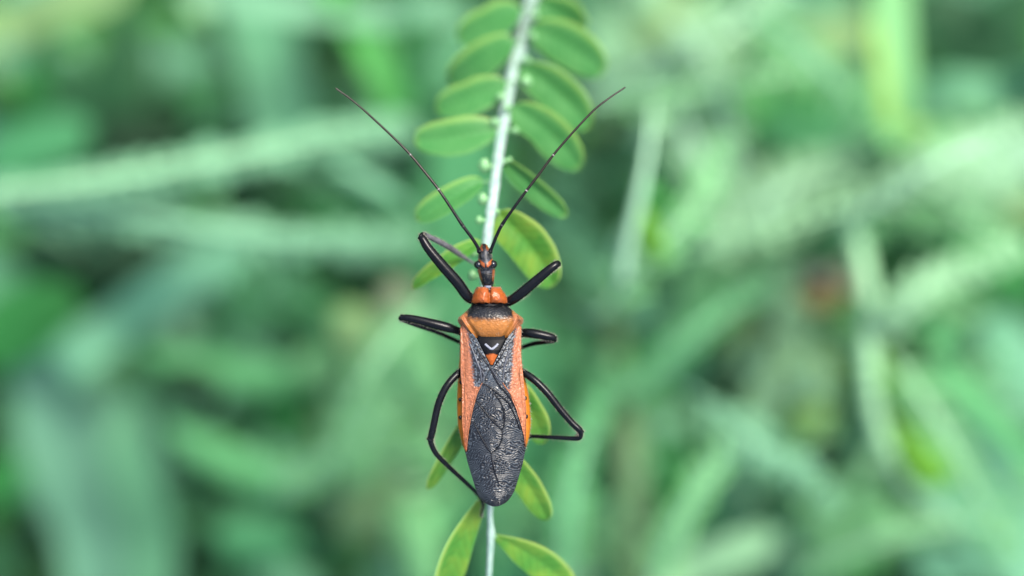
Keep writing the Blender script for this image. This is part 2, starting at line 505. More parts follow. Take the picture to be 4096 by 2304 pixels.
plant('weed', 'weed with leaves painted near-black as shade in the gap under the smoother sage spray', 'weed', [(260, 700, -150), (260, 660, -130)], 22, 'deep',  # near-black leaf colour stands in for the shade of this gap
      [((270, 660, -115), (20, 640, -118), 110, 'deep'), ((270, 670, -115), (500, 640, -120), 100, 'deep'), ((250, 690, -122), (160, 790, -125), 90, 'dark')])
plant('weed', 'weed with leaves painted near-black as gap shade behind the raised left front leg', 'weed', [(960, 730, -150), (960, 690, -135)], 22, 'deep',  # dark leaves added to paint the shaded opening behind the leg
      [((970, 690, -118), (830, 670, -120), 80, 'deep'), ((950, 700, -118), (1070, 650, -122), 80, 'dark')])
# --- left: grass blades and leaves
blade('broad grey-teal grass blade standing at the bottom beside a blue-grey gap', [(340, 1600, -175), (270, 1330, -150), (180, 1080, -138), (60, 760, -140)], 260, 'grey', 0.05, 0.05, 0.6)
blade('teal grass blade slanting down from the smoother sage spray', [(170, 960, -125), (300, 820, -112), (450, 715, -105), (640, 620, -112)], 120, 'teal', -0.1, 0.15, 0.8)
blade('mid green blade leaning beside the broad grey-teal blade', [(420, 1560, -160), (380, 1350, -140), (330, 1150, -130), (300, 980, -130)], 120, 'sage', 0.2)
plant('weed', 'saturated green weed leaf at the tip of the broad grey-teal blade', 'weed', [(-60, 900, -125), (20, 850, -118)], 20, 'green',
      [((-90, 900, -120), (190, 720, -118), 190, 'green'), ((-100, 1250, -140), (60, 1180, -135), 130, 'green')])
plant('weed', 'weed with two arching light green leaves around a brown hollow', 'weed', [(860, 1260, -135), (850, 1080, -112), (820, 960, -100)], 26, 'pale',
      [((830, 945, -118), (350, 880, -112), 84, 'soft', dict(side=0.05, roll=0.1)),
       ((840, 1215, -125), (420, 1060, -118), 88, 'soft', dict(side=0.09, roll=0.1)),
       ((860, 950, -112), (740, 905, -108), 96, 'light'), ((560, 990, -108), (390, 945, -110), 86, 'deep')])  # deep leaf added to paint the darkness of the hollow
plant('weed', 'low weed with a rounded green leaf beside the big grey-teal blade', 'weed', [(760, 1420, -140), (740, 1370, -125)], 20, 'mid',
      [((760, 1370, -122), (545, 1345, -118), 110, 'mid'), ((800, 1500, -130), (640, 1440, -128), 90, 'sage')])
plant('weed', 'weed with an upright glossy emerald leaf behind the two arching leaves', 'weed', [(760, 1150, -150), (740, 1100, -135)], 20, 'green',
      [((735, 1130, -128), (700, 930, -126), 120, 'green')])
# top left
blade('pale sage blade hanging straight down beside a near-black hollow', [(620, -60, -150), (670, 100, -135), (700, 240, -128), (705, 370, -128)], 165, 'sage', 0.1, 0.15, 0.8)
blade('bright green grass blade slanting towards the tip of the left antenna', [(830, -60, -120), (905, 80, -108), (960, 190, -104), (1010, 330, -108)], 82, 'bright', -0.2, 0.3, 0.85)
blade('narrow mid green blade next to the bright slanting blade', [(1075, -60, -128), (1040, 60, -120), (1020, 180, -116), (1030, 330, -116)], 50, 'green', 0.2)
blade('light green blade lying across the top above the dark hollow', [(1180, 60, -118), (950, 40, -108), (700, 15, -104), (420, -25, -104)], 70, 'sagel', 0.1, 0.2, 0.8)
blade('whitish blade tip poking down from the light green top blade', [(470, -80, -110), (490, -30, -105), (500, 20, -102), (512, 55, -102)], 60, 'pale', 0.1, 0.2, 0.6)
blade('olive-pale blade crossing the corner above the dark green mass', [(-80, 130, -125), (40, 60, -118), (160, 10, -115), (330, -50, -115)], 105, 'olive', 0.1, 0.15, 0.9)
plant('weed', 'dark broad-leaved weed painting the shade of the hollow above the long pale spray', 'weed', [(250, 400, -170), (240, 300, -160)], 24, 'dark',  # shade of the hollow is put into the leaf colours
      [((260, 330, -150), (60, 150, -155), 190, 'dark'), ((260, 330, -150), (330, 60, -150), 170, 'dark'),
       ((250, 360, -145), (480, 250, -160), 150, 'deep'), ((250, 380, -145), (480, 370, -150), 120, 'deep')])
plant('weed', 'weed with a mid green leaf beneath the dark broad-leaved weed', 'weed', [(-20, 420, -150), (20, 380, -135)], 24, 'mid',
      [((-60, 420, -125), (230, 320, -125), 140, 'mid'), ((-60, 250, -160), (120, 220, -150), 120, 'green')])

# --- centre, below and beside the insect
plant('weed', 'tall weed with soft light green leaves standing behind the left legs', 'weed', [(1010, 1500, -170), (1000, 1200, -125), (985, 900, -95), (960, 780, -88)], 30, 'pale',
      [((1000, 880, -92), (830, 790, -95), 120, 'olive'), ((990, 830, -90), (1090, 1010, -96), 140, 'light'),
       ((1000, 960, -100), (850, 1090, -105), 130, 'light'), ((1000, 1120, -110), (830, 1190, -110), 120, 'light'),
       ((1010, 1180, -112), (860, 1350, -125), 160, 'olive'), ((1010, 1230, -112), (1085, 1480, -105), 110, 'light'),
       ((1005, 1060, -108), (1110, 1200, -112), 110, 'light'), ((980, 800, -86), (1010, 705, -84), 80, 'tan')])
plant('weed', 'weed with a pale lime leaf under the lowest host leaf', 'weed', [(1080, 1520, -140), (1070, 1440, -110)], 24, 'light',
      [((1085, 1500, -104), (1040, 1310, -100), 90, 'light'), ((1000, 1500, -125), (930, 1420, -125), 90, 'sage')])
blade('wide mid green blade passing behind the wings of the insect', [(1330, 1560, -150), (1300, 1250, -135), (1270, 950, -130), (1250, 700, -135)], 210, 'mid', 0.1, 0.1, 0.9)
blade('soft green blade behind the head of the insect', [(1130, 960, -150), (1150, 760, -140), (1170, 560, -138), (1160, 300, -142)], 180, 'mid', -0.1, 0.1, 0.9)
blade('green blade passing behind the right hind leg', [(1480, 1560, -155), (1470, 1250, -140), (1460, 1000, -135), (1440, 760, -138)], 150, 'mid', 0.15, 0.12, 0.85)

# --- right: sharp-stemmed sprig beside the right antenna
plant('sprig', 'slender whitish sprig with a lime leaf, right beside the insect antenna', 'sprig', [(1566, 700, -52), (1585, 600, -50), (1612, 480, -48), (1632, 370, -48), (1645, 245, -50)], 26, 'mint',
      [((1602, 520, -50), (1668, 660, -56), 62, 'lime'), ((1625, 470, -50), (1690, 545, -58), 54, 'bright'), ((1640, 300, -50), (1595, 380, -54), 46, 'pale'), ((1630, 330, -50), (1680, 300, -54), 40, 'pale'), ((1585, 560, -50), (1545, 660, -56), 46, 'pale')])
G2 = 'mint sprays of loose leaflets'
spray('mint spray hanging beside the slender whitish sprig', [(1690, 230, -100), (1735, 350, -92), (1785, 450, -90), (1850, 590, -92)], 22, 'mint', 'pale', 3.2, 5.5, 0, 12, 0.5, G2)
spray('mint spray arching up beside the broad dark green weed', [(1800, 600, -96), (1920, 515, -92), (2030, 445, -92), (2190, 395, -96)], 22, 'mint', 'pale', 3.2, 5.5, 0, 14, 0.5, G2)
spray('whitish mint spray slanting across the top above the green hollow', [(1590, 195, -104), (1720, 140, -98), (1840, 75, -96), (1970, -20, -98)], 24, 'mint', 'pale', 3.4, 6, 0, 12, 0.5, G2)
plant('weed', 'weed of pale olive leaves above the slender whitish sprig', 'weed', [(1560, 330, -130), (1600, 180, -110), (1650, 60, -105)], 26, 'olive',
      [((1600, 170, -106), (1500, 60, -110), 110, 'pale'), ((1620, 120, -104), (1740, -20, -104), 130, 'olive'), ((1600, 190, -108), (1760, 210, -100), 90, 'light'),
       ((1580, 240, -108), (1480, 200, -112), 60, 'mint'), ((1570, 260, -112), (1480, 330, -118), 90, 'olive'), ((1650, 40, -104), (1620, -90, -104), 110, 'pale')])
blade('upright yellow-green blade beside the near-black corner', [(2330, 420, -94), (2262, 330, -88), (2248, 170, -86), (2235, -60, -88)], 105, 'ylight', 0.1, 0.2, 0.95)
blade('yellow margin blade along the upright yellow-green blade', [(2255, 400, -84), (2235, 300, -80), (2215, 170, -80), (2190, 40, -84)], 44, 'yellow', 0.3)
blade('mid green blade lying level under the olive gap', [(1850, 150, -105), (1980, 165, -100), (2120, 190, -100), (2260, 200, -104)], 86, 'light', 0.1, 0.15, 0.95)
plant('weed', 'broad dark green weed between the mint sprays and the upright blade', 'weed', [(2120, 460, -165), (2100, 380, -150)], 26, 'mid',
      [((2210, 360, -140), (1900, 300, -140), 150, 'mid'), ((2230, 250, -140), (1940, 240, -138), 110, 'green'), ((2200, 420, -150), (1950, 390, -145), 90, 'dark'), ((1920, 200, -120), (1860, 330, -118), 80, 'bright')])
plant('weed', 'weed with grey-olive leaves above the level green blade', 'weed', [(2050, 250, -170), (2060, 160, -150)], 22, 'olive',
      [((1990, 150, -140), (2190, 60, -140), 130, 'olive'), ((2000, 60, -150), (2150, -40, -150), 100, 'sage')])
# right edge
plant('weed', 'broad weed painted near-black as shade in the corner behind the upright yellow-green blade', 'weed', [(2460, 260, -190), (2450, 150, -165)], 24, 'deep',  # leaf colours carry the darkness of the shaded corner
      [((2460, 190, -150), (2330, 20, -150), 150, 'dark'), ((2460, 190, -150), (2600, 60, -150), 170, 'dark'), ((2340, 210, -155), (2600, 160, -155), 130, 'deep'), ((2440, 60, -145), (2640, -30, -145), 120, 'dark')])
blade('pale sage blade lying level under the near-black corner', [(2640, 220, -100), (2500, 235, -96), (2400, 225, -96), (2290, 250, -100)], 95, 'sage', 0.1, 0.1, 0.95)
plant('weed', 'pale mint weed with wide leaves at the edge under the level sage blade', 'weed', [(2420, 560, -125), (2400, 470, -105)], 26, 'pale',
      [((2640, 380, -98), (2320, 390, -95), 120, 'mint'), ((2330, 440, -95), (2600, 470, -100), 110, 'pale'), ((2640, 300, -105), (2380, 300, -104), 80, 'light'),
       ((2420, 520, -105), (2640, 530, -105), 80, 'olive'), ((2240, 470, -100), (2360, 560, -98), 70, 'light')])
blade('light green blade arching over the dark leaf at the edge', [(2180, 590, -90), (2330, 570, -86), (2470, 600, -84), (2640, 665, -86)], 46, 'light', 0.1, 0.2, 0.95)
plant('weed', 'weed with a deep green leaf under the arching light blade', 'weed', [(2560, 820, -130), (2520, 740, -115)], 24, 'green',
      [((2620, 740, -108), (2370, 640, -105), 84, 'green'), ((2600, 800, -125), (2380, 760, -122), 80, 'dark'), ((2300, 760, -110), (2480, 790, -108), 60, 'light')])
# the segmented stalk with the lime leaves
o = plant('stalk', 'thick bracted pale stalk with bright lime leaves curving down past the brown bud', 'stalk',
      [(2135, 530, -78), (2165, 640, -72), (2186, 760, -68), (2185, 900, -66), (2198, 1040, -68), (2240, 1160, -72), (2310, 1250, -76), (2420, 1330, -82)], 46, 'pale',
      [((2195, 830, -68), (2270, 1030, -74), 84, 'lime', dict(side=-0.12)), ((2225, 1060, -72), (2400, 1210, -78), 115, 'lime', dict(side=-0.08)), ((2190, 740, -68), (2270, 840, -76), 60, 'bright'),
       ((2190, 1040, -70), (2140, 1180, -80), 60, 'light'), ((2150, 580, -74), (2070, 560, -82), 50, 'light'), ((2155, 590, -74), (2260, 560, -82), 60, 'light')])
# bracts that ring the stalk
c = catmull([F(*p) for p in [(2186, 760, -68), (2185, 900, -66), (2198, 1040, -68), (2240, 1160, -72)]], 10)
for i in range(10):
    d = c[i + 1] - c[i]; d /= np.linalg.norm(d)
    v, f, _, _ = tube([c[i] - d * 0.6, c[i], c[i] + d * 0.6], [0.86, 1.06, 0.86] if False else [wmm(46, -68) / 2 * q for q in (0.98, 1.12, 0.98)], 10)
    mesh('bract_ring', v, f, M['bs_pale'], o)
# withered bud
ob = empty('withered_bud', F(2065, 735, -78), 'withered brown and orange bud beside the thick bracted stalk', 'bud')
m_br = plain_mat('withered_brown', (0.010, 0.009, 0.007), (0.022, 0.017, 0.011), 0.3, 0.7)
m_or = plain_mat('withered_orange', (0.088, 0.076, 0.014), (0.12, 0.10, 0.02), 0.3, 0.7)
v, f = bud_geo(F(2058, 697, -73), wmm(74, -76) / 2, (0.1, 1, 0.3)); mesh('bud_head', v, f, m_br, ob)
for a in range(6):
    th = a * 1.047; b = F(2066, 738, -78)
    v, f, uv = leaf_geo(b, b + Vector((math.cos(th) * 3.6, math.sin(th) * 2.6, 0.6)), 2.6, cup=0.5, thick=0.3, n=6, m=4)
    mesh('sepal', v, f, m_or, ob, uvs=uv)
cc = catmull([F(2068, 735, -78.5), F(2090, 800, -120), F(2080, 820, GZ)], 12)
v, f, _, _ = tube(cc, [0.8] * 13, 8); mesh('stem', v, f, M['bs_olive'], ob)
plant('weed', 'weed with cream-tan dead leaves behind the withered bud', 'weed', [(2110, 760, -120), (2110, 690, -100)], 20, 'tan',
      [((2100, 740, -90), (2180, 640, -92), 84, 'tan'), ((2080, 760, -96), (1940, 690, -98), 90, 'olive'), ((1960, 800, -100), (1860, 680, -104), 90, 'pale')])
# centre right cluster
plant('weed', 'bushy weed with yellowish pale leaves left of the thick bracted stalk', 'weed', [(2020, 1120, -150), (2000, 960, -115), (1960, 830, -100)], 26, 'olive',
      [((1980, 860, -98), (1830, 800, -100), 90, 'olive'), ((1980, 840, -96), (2050, 760, -98), 80, 'pale'), ((1990, 900, -98), (1850, 920, -98), 80, 'pale'),
       ((1990, 880, -96), (2060, 1010, -98), 100, 'pale'), ((1990, 960, -100), (1880, 1040, -102), 100, 'pale'), ((2000, 1000, -100), (2070, 1075, -100), 80, 'yellow'), ((2040, 880, -98), (2100, 960, -100), 70, 'olive'),
       ((1990, 940, -94), (1960, 850, -94), 60, 'yellow')])
plant('weed', 'grey-green weed with wide leaves below the yellowish bushy weed', 'weed', [(1900, 1300, -155), (1890, 1160, -125)], 24, 'sage',
      [((1990, 1200, -118), (1770, 1070, -116), 150, 'sage'), ((1880, 1180, -120), (1790, 1320, -125), 120, 'sage'), ((1780, 1240, -128), (1960, 1230, -124), 90, 'teal'), ((2125, 1175, -90), (2030, 1125, -92), 84, 'deep'), ((1990, 1290, -100), (1910, 1240, -102), 70, 'dark')])  # last two leaves added to paint dark shaded spots
blade('tan-green dry stalk blade standing right of the right hind leg', [(1600, 1560, -110), (1596, 1380, -104), (1592, 1220, -102), (1585, 1060, -104)], 54, 'straw', 0.1, 0.2, 0.97)
blade('faint olive blade rising above the tan-green dry stalk blade', [(1575, 1160, -120), (1570, 1000, -115), (1562, 860, -115), (1552, 700, -120)], 44, 'olive', 0.1)
blade('saturated emerald blade right of the tan-green dry stalk blade', [(1745, 1330, -125), (1700, 1200, -115), (1670, 1080, -112), (1660, 960, -114)], 110, 'green', 0.15, 0.2, 0.7)
plant('weed', 'weed with mint-green leaves under the lime leaf of the slender sprig', 'weed', [(1690, 900, -135), (1680, 800, -112)], 22, 'light',
      [((1680, 830, -108), (1800, 700, -106), 110, 'light'), ((1660, 830, -108), (1580, 740, -110), 90, 'sage'), ((1690, 860, -110), (1760, 960, -112), 110, 'mid'), ((1640, 840, -112), (1580, 960, -115), 80, 'green'),
       ((1780, 640, -108), (1960, 610, -106), 60, 'light'), ((1690, 720, -100), (1840, 640, -98), 64, 'light')])
blade('slanting grey-green blade behind the right front leg', [(1400, 560, -130), (1470, 630, -122), (1540, 710, -120), (1640, 830, -124)], 90, 'sage', 0.1, 0.15, 0.9)
blade('light green blade slanting down to the edge right of the thick bracted stalk', [(2270, 800, -82), (2370, 920, -78), (2480, 1040, -78), (2640, 1200, -82)], 66, 'soft', 0.1, 0.15, 0.95)
blade('wide teal blade filling the corner below the slanting light blade', [(2660, 1480, -130), (2560, 1340, -118), (2450, 1220, -112), (2330, 1090, -115)], 250, 'teal', 0.1, 0.1, 0.9)
blade('bluish mint blade at the edge beside the slanting light blade', [(2660, 1100, -105), (2600, 980, -100), (2560, 880, -100), (2480, 800, -104)], 110, 'teal', 0.1, 0.1, 0.9)
plant('weed', 'weed with glossy light leaves below the curve of the thick bracted stalk', 'weed', [(2200, 1480, -140), (2190, 1360, -115)], 24, 'light',
      [((2180, 1260, -105), (2260, 1390, -105), 110, 'light'), ((2170, 1380, -108), (2040, 1290, -110), 100, 'light'), ((2220, 1420, -110), (2020, 1440, -112), 90, 'bright'), ((2300, 1400, -116), (2480, 1440, -118), 130, 'teal')])
blade('pale mint blade rising from the bottom towards the grey-green weed', [(1560, 1520, -105), (1720, 1440, -98), (1850, 1385, -96), (1960, 1350, -98)], 90, 'pale', 0.1, 0.15, 0.8)
plant('weed', 'low sage weed at the foot of the tan-green dry stalk blade', 'weed', [(1680, 1420, -150), (1670, 1350, -130)], 22, 'sage',
      [((1720, 1350, -125), (1790, 1260, -124), 100, 'sage'), ((1560, 1400, -125), (1490, 1250, -125), 110, 'sage'), ((1500, 1500, -120), (1440, 1400, -120), 100, 'pale'), ((1520, 1130, -125), (1470, 1010, -125), 90, 'light'),
       ((1640, 1450, -110), (1560, 1400, -108), 60, 'yellow')])

def bushy(label, cx, cy, rx, ry, n, cols, z, size=(38, 95), group='bushy small-leaved weeds in the middle distance'):
    o = empty('bushy_weed', F(cx, cy, z), label, 'weed', group)
    root_to_ground(o, (cx, cy, z - 4), 12, cols[0])
    for i in range(n):
        a = rng.uniform(0, 6.283); q = math.sqrt(rng.random())
        bx, by, bz = cx + rx * q * math.cos(a), cy + ry * q * math.sin(a), z + rng.uniform(-16, 12) - 10 * q
        L = rng.uniform(*size); d = a + rng.uniform(-1.0, 1.0)
        bg_leaf(o, (bx, by, bz), (bx + L * math.cos(d), by + L * math.sin(d), bz + rng.uniform(-8, 4)), L * rng.uniform(0.38, 0.62), rng.choice(cols), roll=rng.uniform(-0.5, 0.5), cup=rng.uniform(0, 0.5))
        c = catmull([F(cx, cy, z - 4), F((cx + bx) / 2, (cy + by) / 2, (z + bz) / 2 - 5), F(bx, by, bz)], 6)
        v, f, _, _ = tube(c, [0.45] * 7, 6); mesh('petiole', v, f, M['bs_' + cols[0]], o)
    return o
bushy('bushy weed of mint and light leaflets above the right antenna tip', 1660, 120, 170, 110, 34, ['light', 'pale', 'mint', 'soft'], -112)
bushy('bushy weed of soft green leaflets between the slender sprig and the hanging mint spray', 1700, 420, 130, 130, 26, ['soft', 'light', 'sage', 'bright'], -122)
bushy('bushy weed of pale leaflets around the withered bud', 1960, 660, 190, 90, 36, ['light', 'pale', 'olive', 'soft'], -112)
bushy('bushy weed of mint leaflets at the edge under the level sage blade', 2440, 420, 170, 110, 34, ['mint', 'pale', 'light', 'sagel'], -116)
bushy('bushy weed of light and lime leaflets beside the arching light blade', 2420, 690, 170, 100, 26, ['light', 'soft', 'green', 'bright'], -120)
bushy('bushy weed of yellowish pale leaflets left of the bracted stalk', 1950, 930, 150, 140, 36, ['pale', 'olive', 'yellow', 'light'], -118)
bushy('bushy weed of sage leaflets around the grey-green weed', 1830, 1200, 170, 130, 30, ['sagel', 'soft', 'teal', 'sage'], -130)
bushy('bushy weed of teal leaflets under the curve of the bracted stalk', 2180, 1300, 200, 130, 34, ['light', 'soft', 'sagel', 'bright'], -124)
bushy('bushy weed of soft leaflets between the right legs and the dry stalk', 1520, 880, 120, 180, 30, ['soft', 'mid', 'sagel', 'sage'], -130)
bushy('bushy weed of olive and light leaflets behind the left hind leg', 950, 1120, 130, 230, 44, ['light', 'olive', 'pale', 'soft'], -120)
bushy('bushy weed of emerald leaflets between the big blade and the arching leaves', 600, 1300, 200, 110, 26, ['mid', 'soft', 'green', 'dark'], -150)
bushy('bushy weed of soft leaflets behind the raised left front leg', 900, 560, 140, 90, 20, ['mid', 'soft', 'sage', 'green'], -140)
bushy('bushy weed of dark emerald leaflets under the dark broad-leaved weed', 130, 330, 180, 120, 24, ['dark', 'green', 'mid', 'dark'], -165)
bushy('bushy weed of light leaflets right behind the insect wings', 1290, 1250, 150, 200, 34, ['soft', 'light', 'mid', 'sagel'], -125)
bushy('bushy weed of mid green leaflets above the host leaves', 1080, 180, 110, 150, 20, ['mid', 'sage', 'soft', 'dark'], -140)

bushy('bushy weed of light leaflets beside the left hind knee of the insect', 1095, 1180, 60, 240, 30, ['light', 'soft', 'pale', 'light'], -112)
bushy('bushy weed of broad soft leaves at the foot of the emerald blade', 1560, 1320, 160, 130, 44, ['soft', 'sagel', 'light', 'mid'], -140, (43, 92))
bushy('bushy weed of broad sage leaves along the bottom under the grey-green weed', 1900, 1400, 220, 80, 44, ['sagel', 'soft', 'light', 'teal'], -138, (43, 92))
bushy('bushy weed of broad mint leaves between the bracted stalk and the slanting light blade', 2400, 1000, 150, 130, 40, ['sagel', 'teal', 'soft', 'light'], -135, (43, 92))
bushy('bushy weed of broad teal leaves filling the corner by the wide teal blade', 2470, 1330, 160, 130, 40, ['teal', 'sagel', 'soft', 'teal'], -145, (49, 99))
bushy('bushy weed of broad light leaves behind the hanging mint spray', 1800, 560, 180, 130, 44, ['light', 'soft', 'sagel', 'pale'], -132, (37, 85))
bushy('bushy weed of broad leaves behind the lime leaf of the slender sprig', 1700, 780, 150, 110, 40, ['soft', 'light', 'mid', 'sagel'], -132, (37, 85))
bushy('bushy weed of broad mid green leaves above the two arching leaves', 690, 760, 150, 90, 30, ['mid', 'soft', 'teal', 'mid'], -145, (37, 85))
bushy('bushy weed of broad teal leaves right of the broad grey-teal blade', 430, 1100, 110, 170, 30, ['teal', 'sage', 'mid', 'dark'], -155, (43, 92))

G3 = 'thin sprays of tiny leaflets'
def thin(label, pts, col='pale', lc='light', n=22):
    spray(label, pts, 15, col, lc, 1.7, 3.4, 0, int(n * 0.75), 0.35, G3)
thin('thin spray of tiny leaflets running from the lime leaf sprig to the level sage blade', [(1740, 630, -84), (2000, 560, -78), (2300, 470, -78), (2600, 415, -84)], 'pale', 'pale')
thin('thin spray of tiny leaflets crossing above the right antenna tip', [(1490, 255, -92), (1750, 230, -86), (2000, 180, -86), (2270, 130, -92)], 'pale', 'light')
thin('thin spray of tiny leaflets climbing through the yellowish bushy weed to the withered bud', [(1850, 1130, -96), (1940, 960, -90), (1990, 800, -90), (1990, 640, -94)], 'olive', 'pale')
thin('thin spray of tiny leaflets falling from the upright blade to the deep green leaf', [(2285, 370, -88), (2400, 520, -82), (2590, 640, -86)], 'pale', 'light', 16)
thin('thin spray of tiny leaflets rising beside the emerald blade', [(1570, 1010, -98), (1700, 880, -92), (1850, 760, -90), (1990, 690, -94)], 'sagel', 'soft')
thin('thin spray of tiny leaflets lying under the curve of the bracted stalk', [(2010, 1450, -98), (2160, 1380, -92), (2330, 1330, -92), (2600, 1300, -98)], 'pale', 'light')
thin('thin spray of tiny leaflets hanging between the two top mint sprays', [(1700, 50, -96), (1800, 200, -90), (1850, 380, -90), (1845, 570, -94)], 'mint', 'pale')
thin('thin spray of tiny leaflets beside the left hind knee', [(690, 1240, -104), (830, 1150, -98), (960, 1040, -96), (1060, 890, -100)], 'sagel', 'light')

thin('thin near spray of tiny leaflets slanting beside the slender whitish sprig', [(1500, 800, -66), (1640, 640, -60), (1760, 500, -60), (1830, 330, -66)], 'pale', 'light', 20)
thin('thin near spray of tiny leaflets crossing the pale leaves right of the withered bud', [(2215, 850, -64), (2280, 760, -60), (2390, 690, -60), (2590, 620, -66)], 'pale', 'pale', 22)
thin('thin near spray of tiny leaflets through the mint leaves at the edge', [(2180, 530, -68), (2320, 430, -62), (2460, 360, -62), (2620, 300, -68)], 'mint', 'pale', 18)
thin('thin near spray of tiny leaflets climbing from the dry stalk blade', [(1640, 1480, -74), (1700, 1330, -68), (1790, 1180, -66), (1920, 1040, -70)], 'sagel', 'light', 20)
thin('thin near spray of tiny leaflets over the grey-green weed', [(1760, 1000, -72), (1880, 1100, -66), (2000, 1180, -66), (2120, 1290, -72)], 'sagel', 'sagel', 18)
thin('thin near spray of tiny leaflets along the slanting light blade', [(2250, 900, -68), (2360, 1060, -64), (2450, 1220, -64), (2560, 1420, -70)], 'pale', 'light', 20)
thin('thin near spray of tiny leaflets above the level green blade', [(1880, 20, -76), (2000, 110, -70), (2110, 220, -70), (2200, 340, -76)], 'sagel', 'light', 16)
thin('thin near spray of tiny leaflets left of the right hind knee', [(1420, 1480, -84), (1430, 1300, -78), (1470, 1120, -78), (1530, 960, -84)], 'sagel', 'soft', 18)
thin('thin near spray of tiny leaflets arching behind the left middle leg', [(1080, 760, -80), (980, 860, -74), (900, 980, -74), (840, 1120, -80)], 'pale', 'light', 18)
bushy('bushy weed of small fresh leaves right of the right hind leg', 1600, 1080, 170, 180, 44, ['light', 'soft', 'light', 'sagel'], -112)
bushy('bushy weed of small fresh leaves along the bottom right of the wings', 1480, 1360, 170, 110, 36, ['light', 'soft', 'pale', 'soft'], -114)
bushy('bushy weed of small fresh leaves below the near-black shade-painted leaf of the grey-green weed', 2050, 1240, 170, 120, 36, ['light', 'soft', 'pale', 'sagel'], -114)
bushy('bushy weed of small fresh leaves around the lower curve of the bracted stalk', 2420, 1200, 160, 170, 40, ['light', 'soft', 'teal', 'sagel'], -116)
# ------------------------------------------------------------------ the host branch the insect stands on
def PH(x, y, z):
    return P(x, y, z if z > -6 else -6 + (z + 6) * 1.5)
host = empty('leafy_branch', P(1955, 2420, -6.5), 'whitish-stemmed leafy branch with oval green leaves carrying the insect', 'branch')
SP = [(2215, -330, -23.0), (2150, -90, -18.0), (2126, 0, -16.6), (2092, 143, -14.4), (2043, 334, -11.6), (2011, 509, -9.2), (1988, 668, -7.0), (1972, 795, -5.9), (1950, 950, -4.8),
      (1940, 1100, -4.2), (1945, 1350, -3.9), (1962, 1650, -3.9), (1966, 1900, -4.2), (1960, 2050, -4.6), (1964, 2140, -5.0), (1956, 2304, -5.8), (1950, 2440, -6.6), (1940, 2700, -8.5)]
SR = [0.66, 0.62, 0.60, 0.57, 0.53, 0.48, 0.44, 0.42, 0.40, 0.38, 0.36, 0.34, 0.30, 0.26, 0.27, 0.24, 0.23, 0.22]
ns = 150
sc_ = catmull([PH(*p) for p in SP], ns)
sr_ = np.interp(np.linspace(0, len(SR) - 1, ns + 1), range(len(SR)), SR)
# slight swelling at each node
node_y = [87, 270, 435, 645, 851, 1060, 1480, 1800, 2136]
py_ = 1152 - sc_[:, 1] / K * D / (D - sc_[:, 2])
for ny in node_y:
    sr_ = sr_ + 0.07 * np.exp(-((py_ - ny) / 14.0) ** 2)
sr_ = sr_ * (1 + 0.22 * (vnoise(np.arange(ns + 1) * 0.45, np.zeros(ns + 1), 91) - 0.5))
v, f, nrm_, tan_ = tube(sc_, sr_, 16)
mesh('stem', v, f, M['stem'], host)

def stem_at(sy):
    i = int(np.argmin(np.abs(py_ - sy))); return Vector(sc_[i])

def hleaf(base, tip, w, mat='leaf', roll=0.0, cup=0.10, arch=0.05, side=0.0, fold=0.32, power=2.35, twist=0.0, stem_y=None, label=None, vexp=0.92):
    twist += rng.uniform(-0.35, 0.35); arch += rng.uniform(-0.03, 0.05); fold += rng.uniform(-0.1, 0.1); power += rng.uniform(-0.25, 0.25)
    b = PH(*base); t = PH(*tip); z = (base[2] + tip[2]) / 2
    v, f, uv = leaf_geo(b, t, w * K * (D - z) / D, roll=roll, cup=cup, arch=arch, side=side, fold=fold, thick=0.10, n=26, m=14, power=power, twist=twist, vexp=vexp, rimside=(1 if tip[0] > base[0] else -1), uneven=0.16)
    o = mesh('leaf', v, f, M[mat], host, uvs=uv)
    if label: o['label'] = label
    s = stem_at(base[1] if stem_y is None else stem_y)
    c = catmull([s, (s + b) / 2 + Vector((0, 0, 0.12)), b + (t - b) * 0.05], 6)
    vv, ff, _, _ = tube(c, [0.17, .16, .15, .14, .13, .13, .12], 8)
    mesh('petiole', vv, ff, M['bud'], o)
    return o

# right-hand leaves from the top down
hleaf((2150, 10, -14), (2340, 130, -15.5), 150, 'leaf', roll=0.35, side=0.05)
hleaf((2120, 110, -13), (2420, 290, -14.5), 175, 'leaf', roll=0.30, side=0.06)
hleaf((2085, 262, -11.5), (2358, 512, -12.5), 168, 'leaf', roll=0.30, side=0.07)
hleaf((2050, 425, -9.5), (2322, 676, -10.5), 158, 'leaf', roll=0.32, side=0.07)
hleaf((2012, 640, -7.6), (2268, 868, -8.0), 104, 'leaf', roll=0.55, side=0.03)
hleaf((1985, 846, -6.0), (2216, 1145, -7.2), 172, 'leaf_y', roll=0.25, side=0.07)
# left-hand leaves from the top down
hleaf((2085, 40, -13.6), (1830, 155, -15.0), 165, 'leaf', roll=0.28, side=0.05)
hleaf((2060, 165, -12.2), (1795, 330, -14.5), 165, 'leaf', roll=0.28, side=0.05)
hleaf((2025, 335, -10.4), (1742, 438, -11.6), 150, 'leaf', roll=0.28, side=0.06)
hleaf((1990, 520, -8.8), (1655, 562, -9.4), 156, 'leaf', roll=0.20, side=0.05)
hleaf((1935, 725, -6.8), (1662, 878, -7.4), 122, 'leaf', roll=0.50, side=0.06)
hleaf((1925, 965, -5.0), (1648, 1155, -6.0), 96, 'leaf_y', roll=0.75, side=0.05)
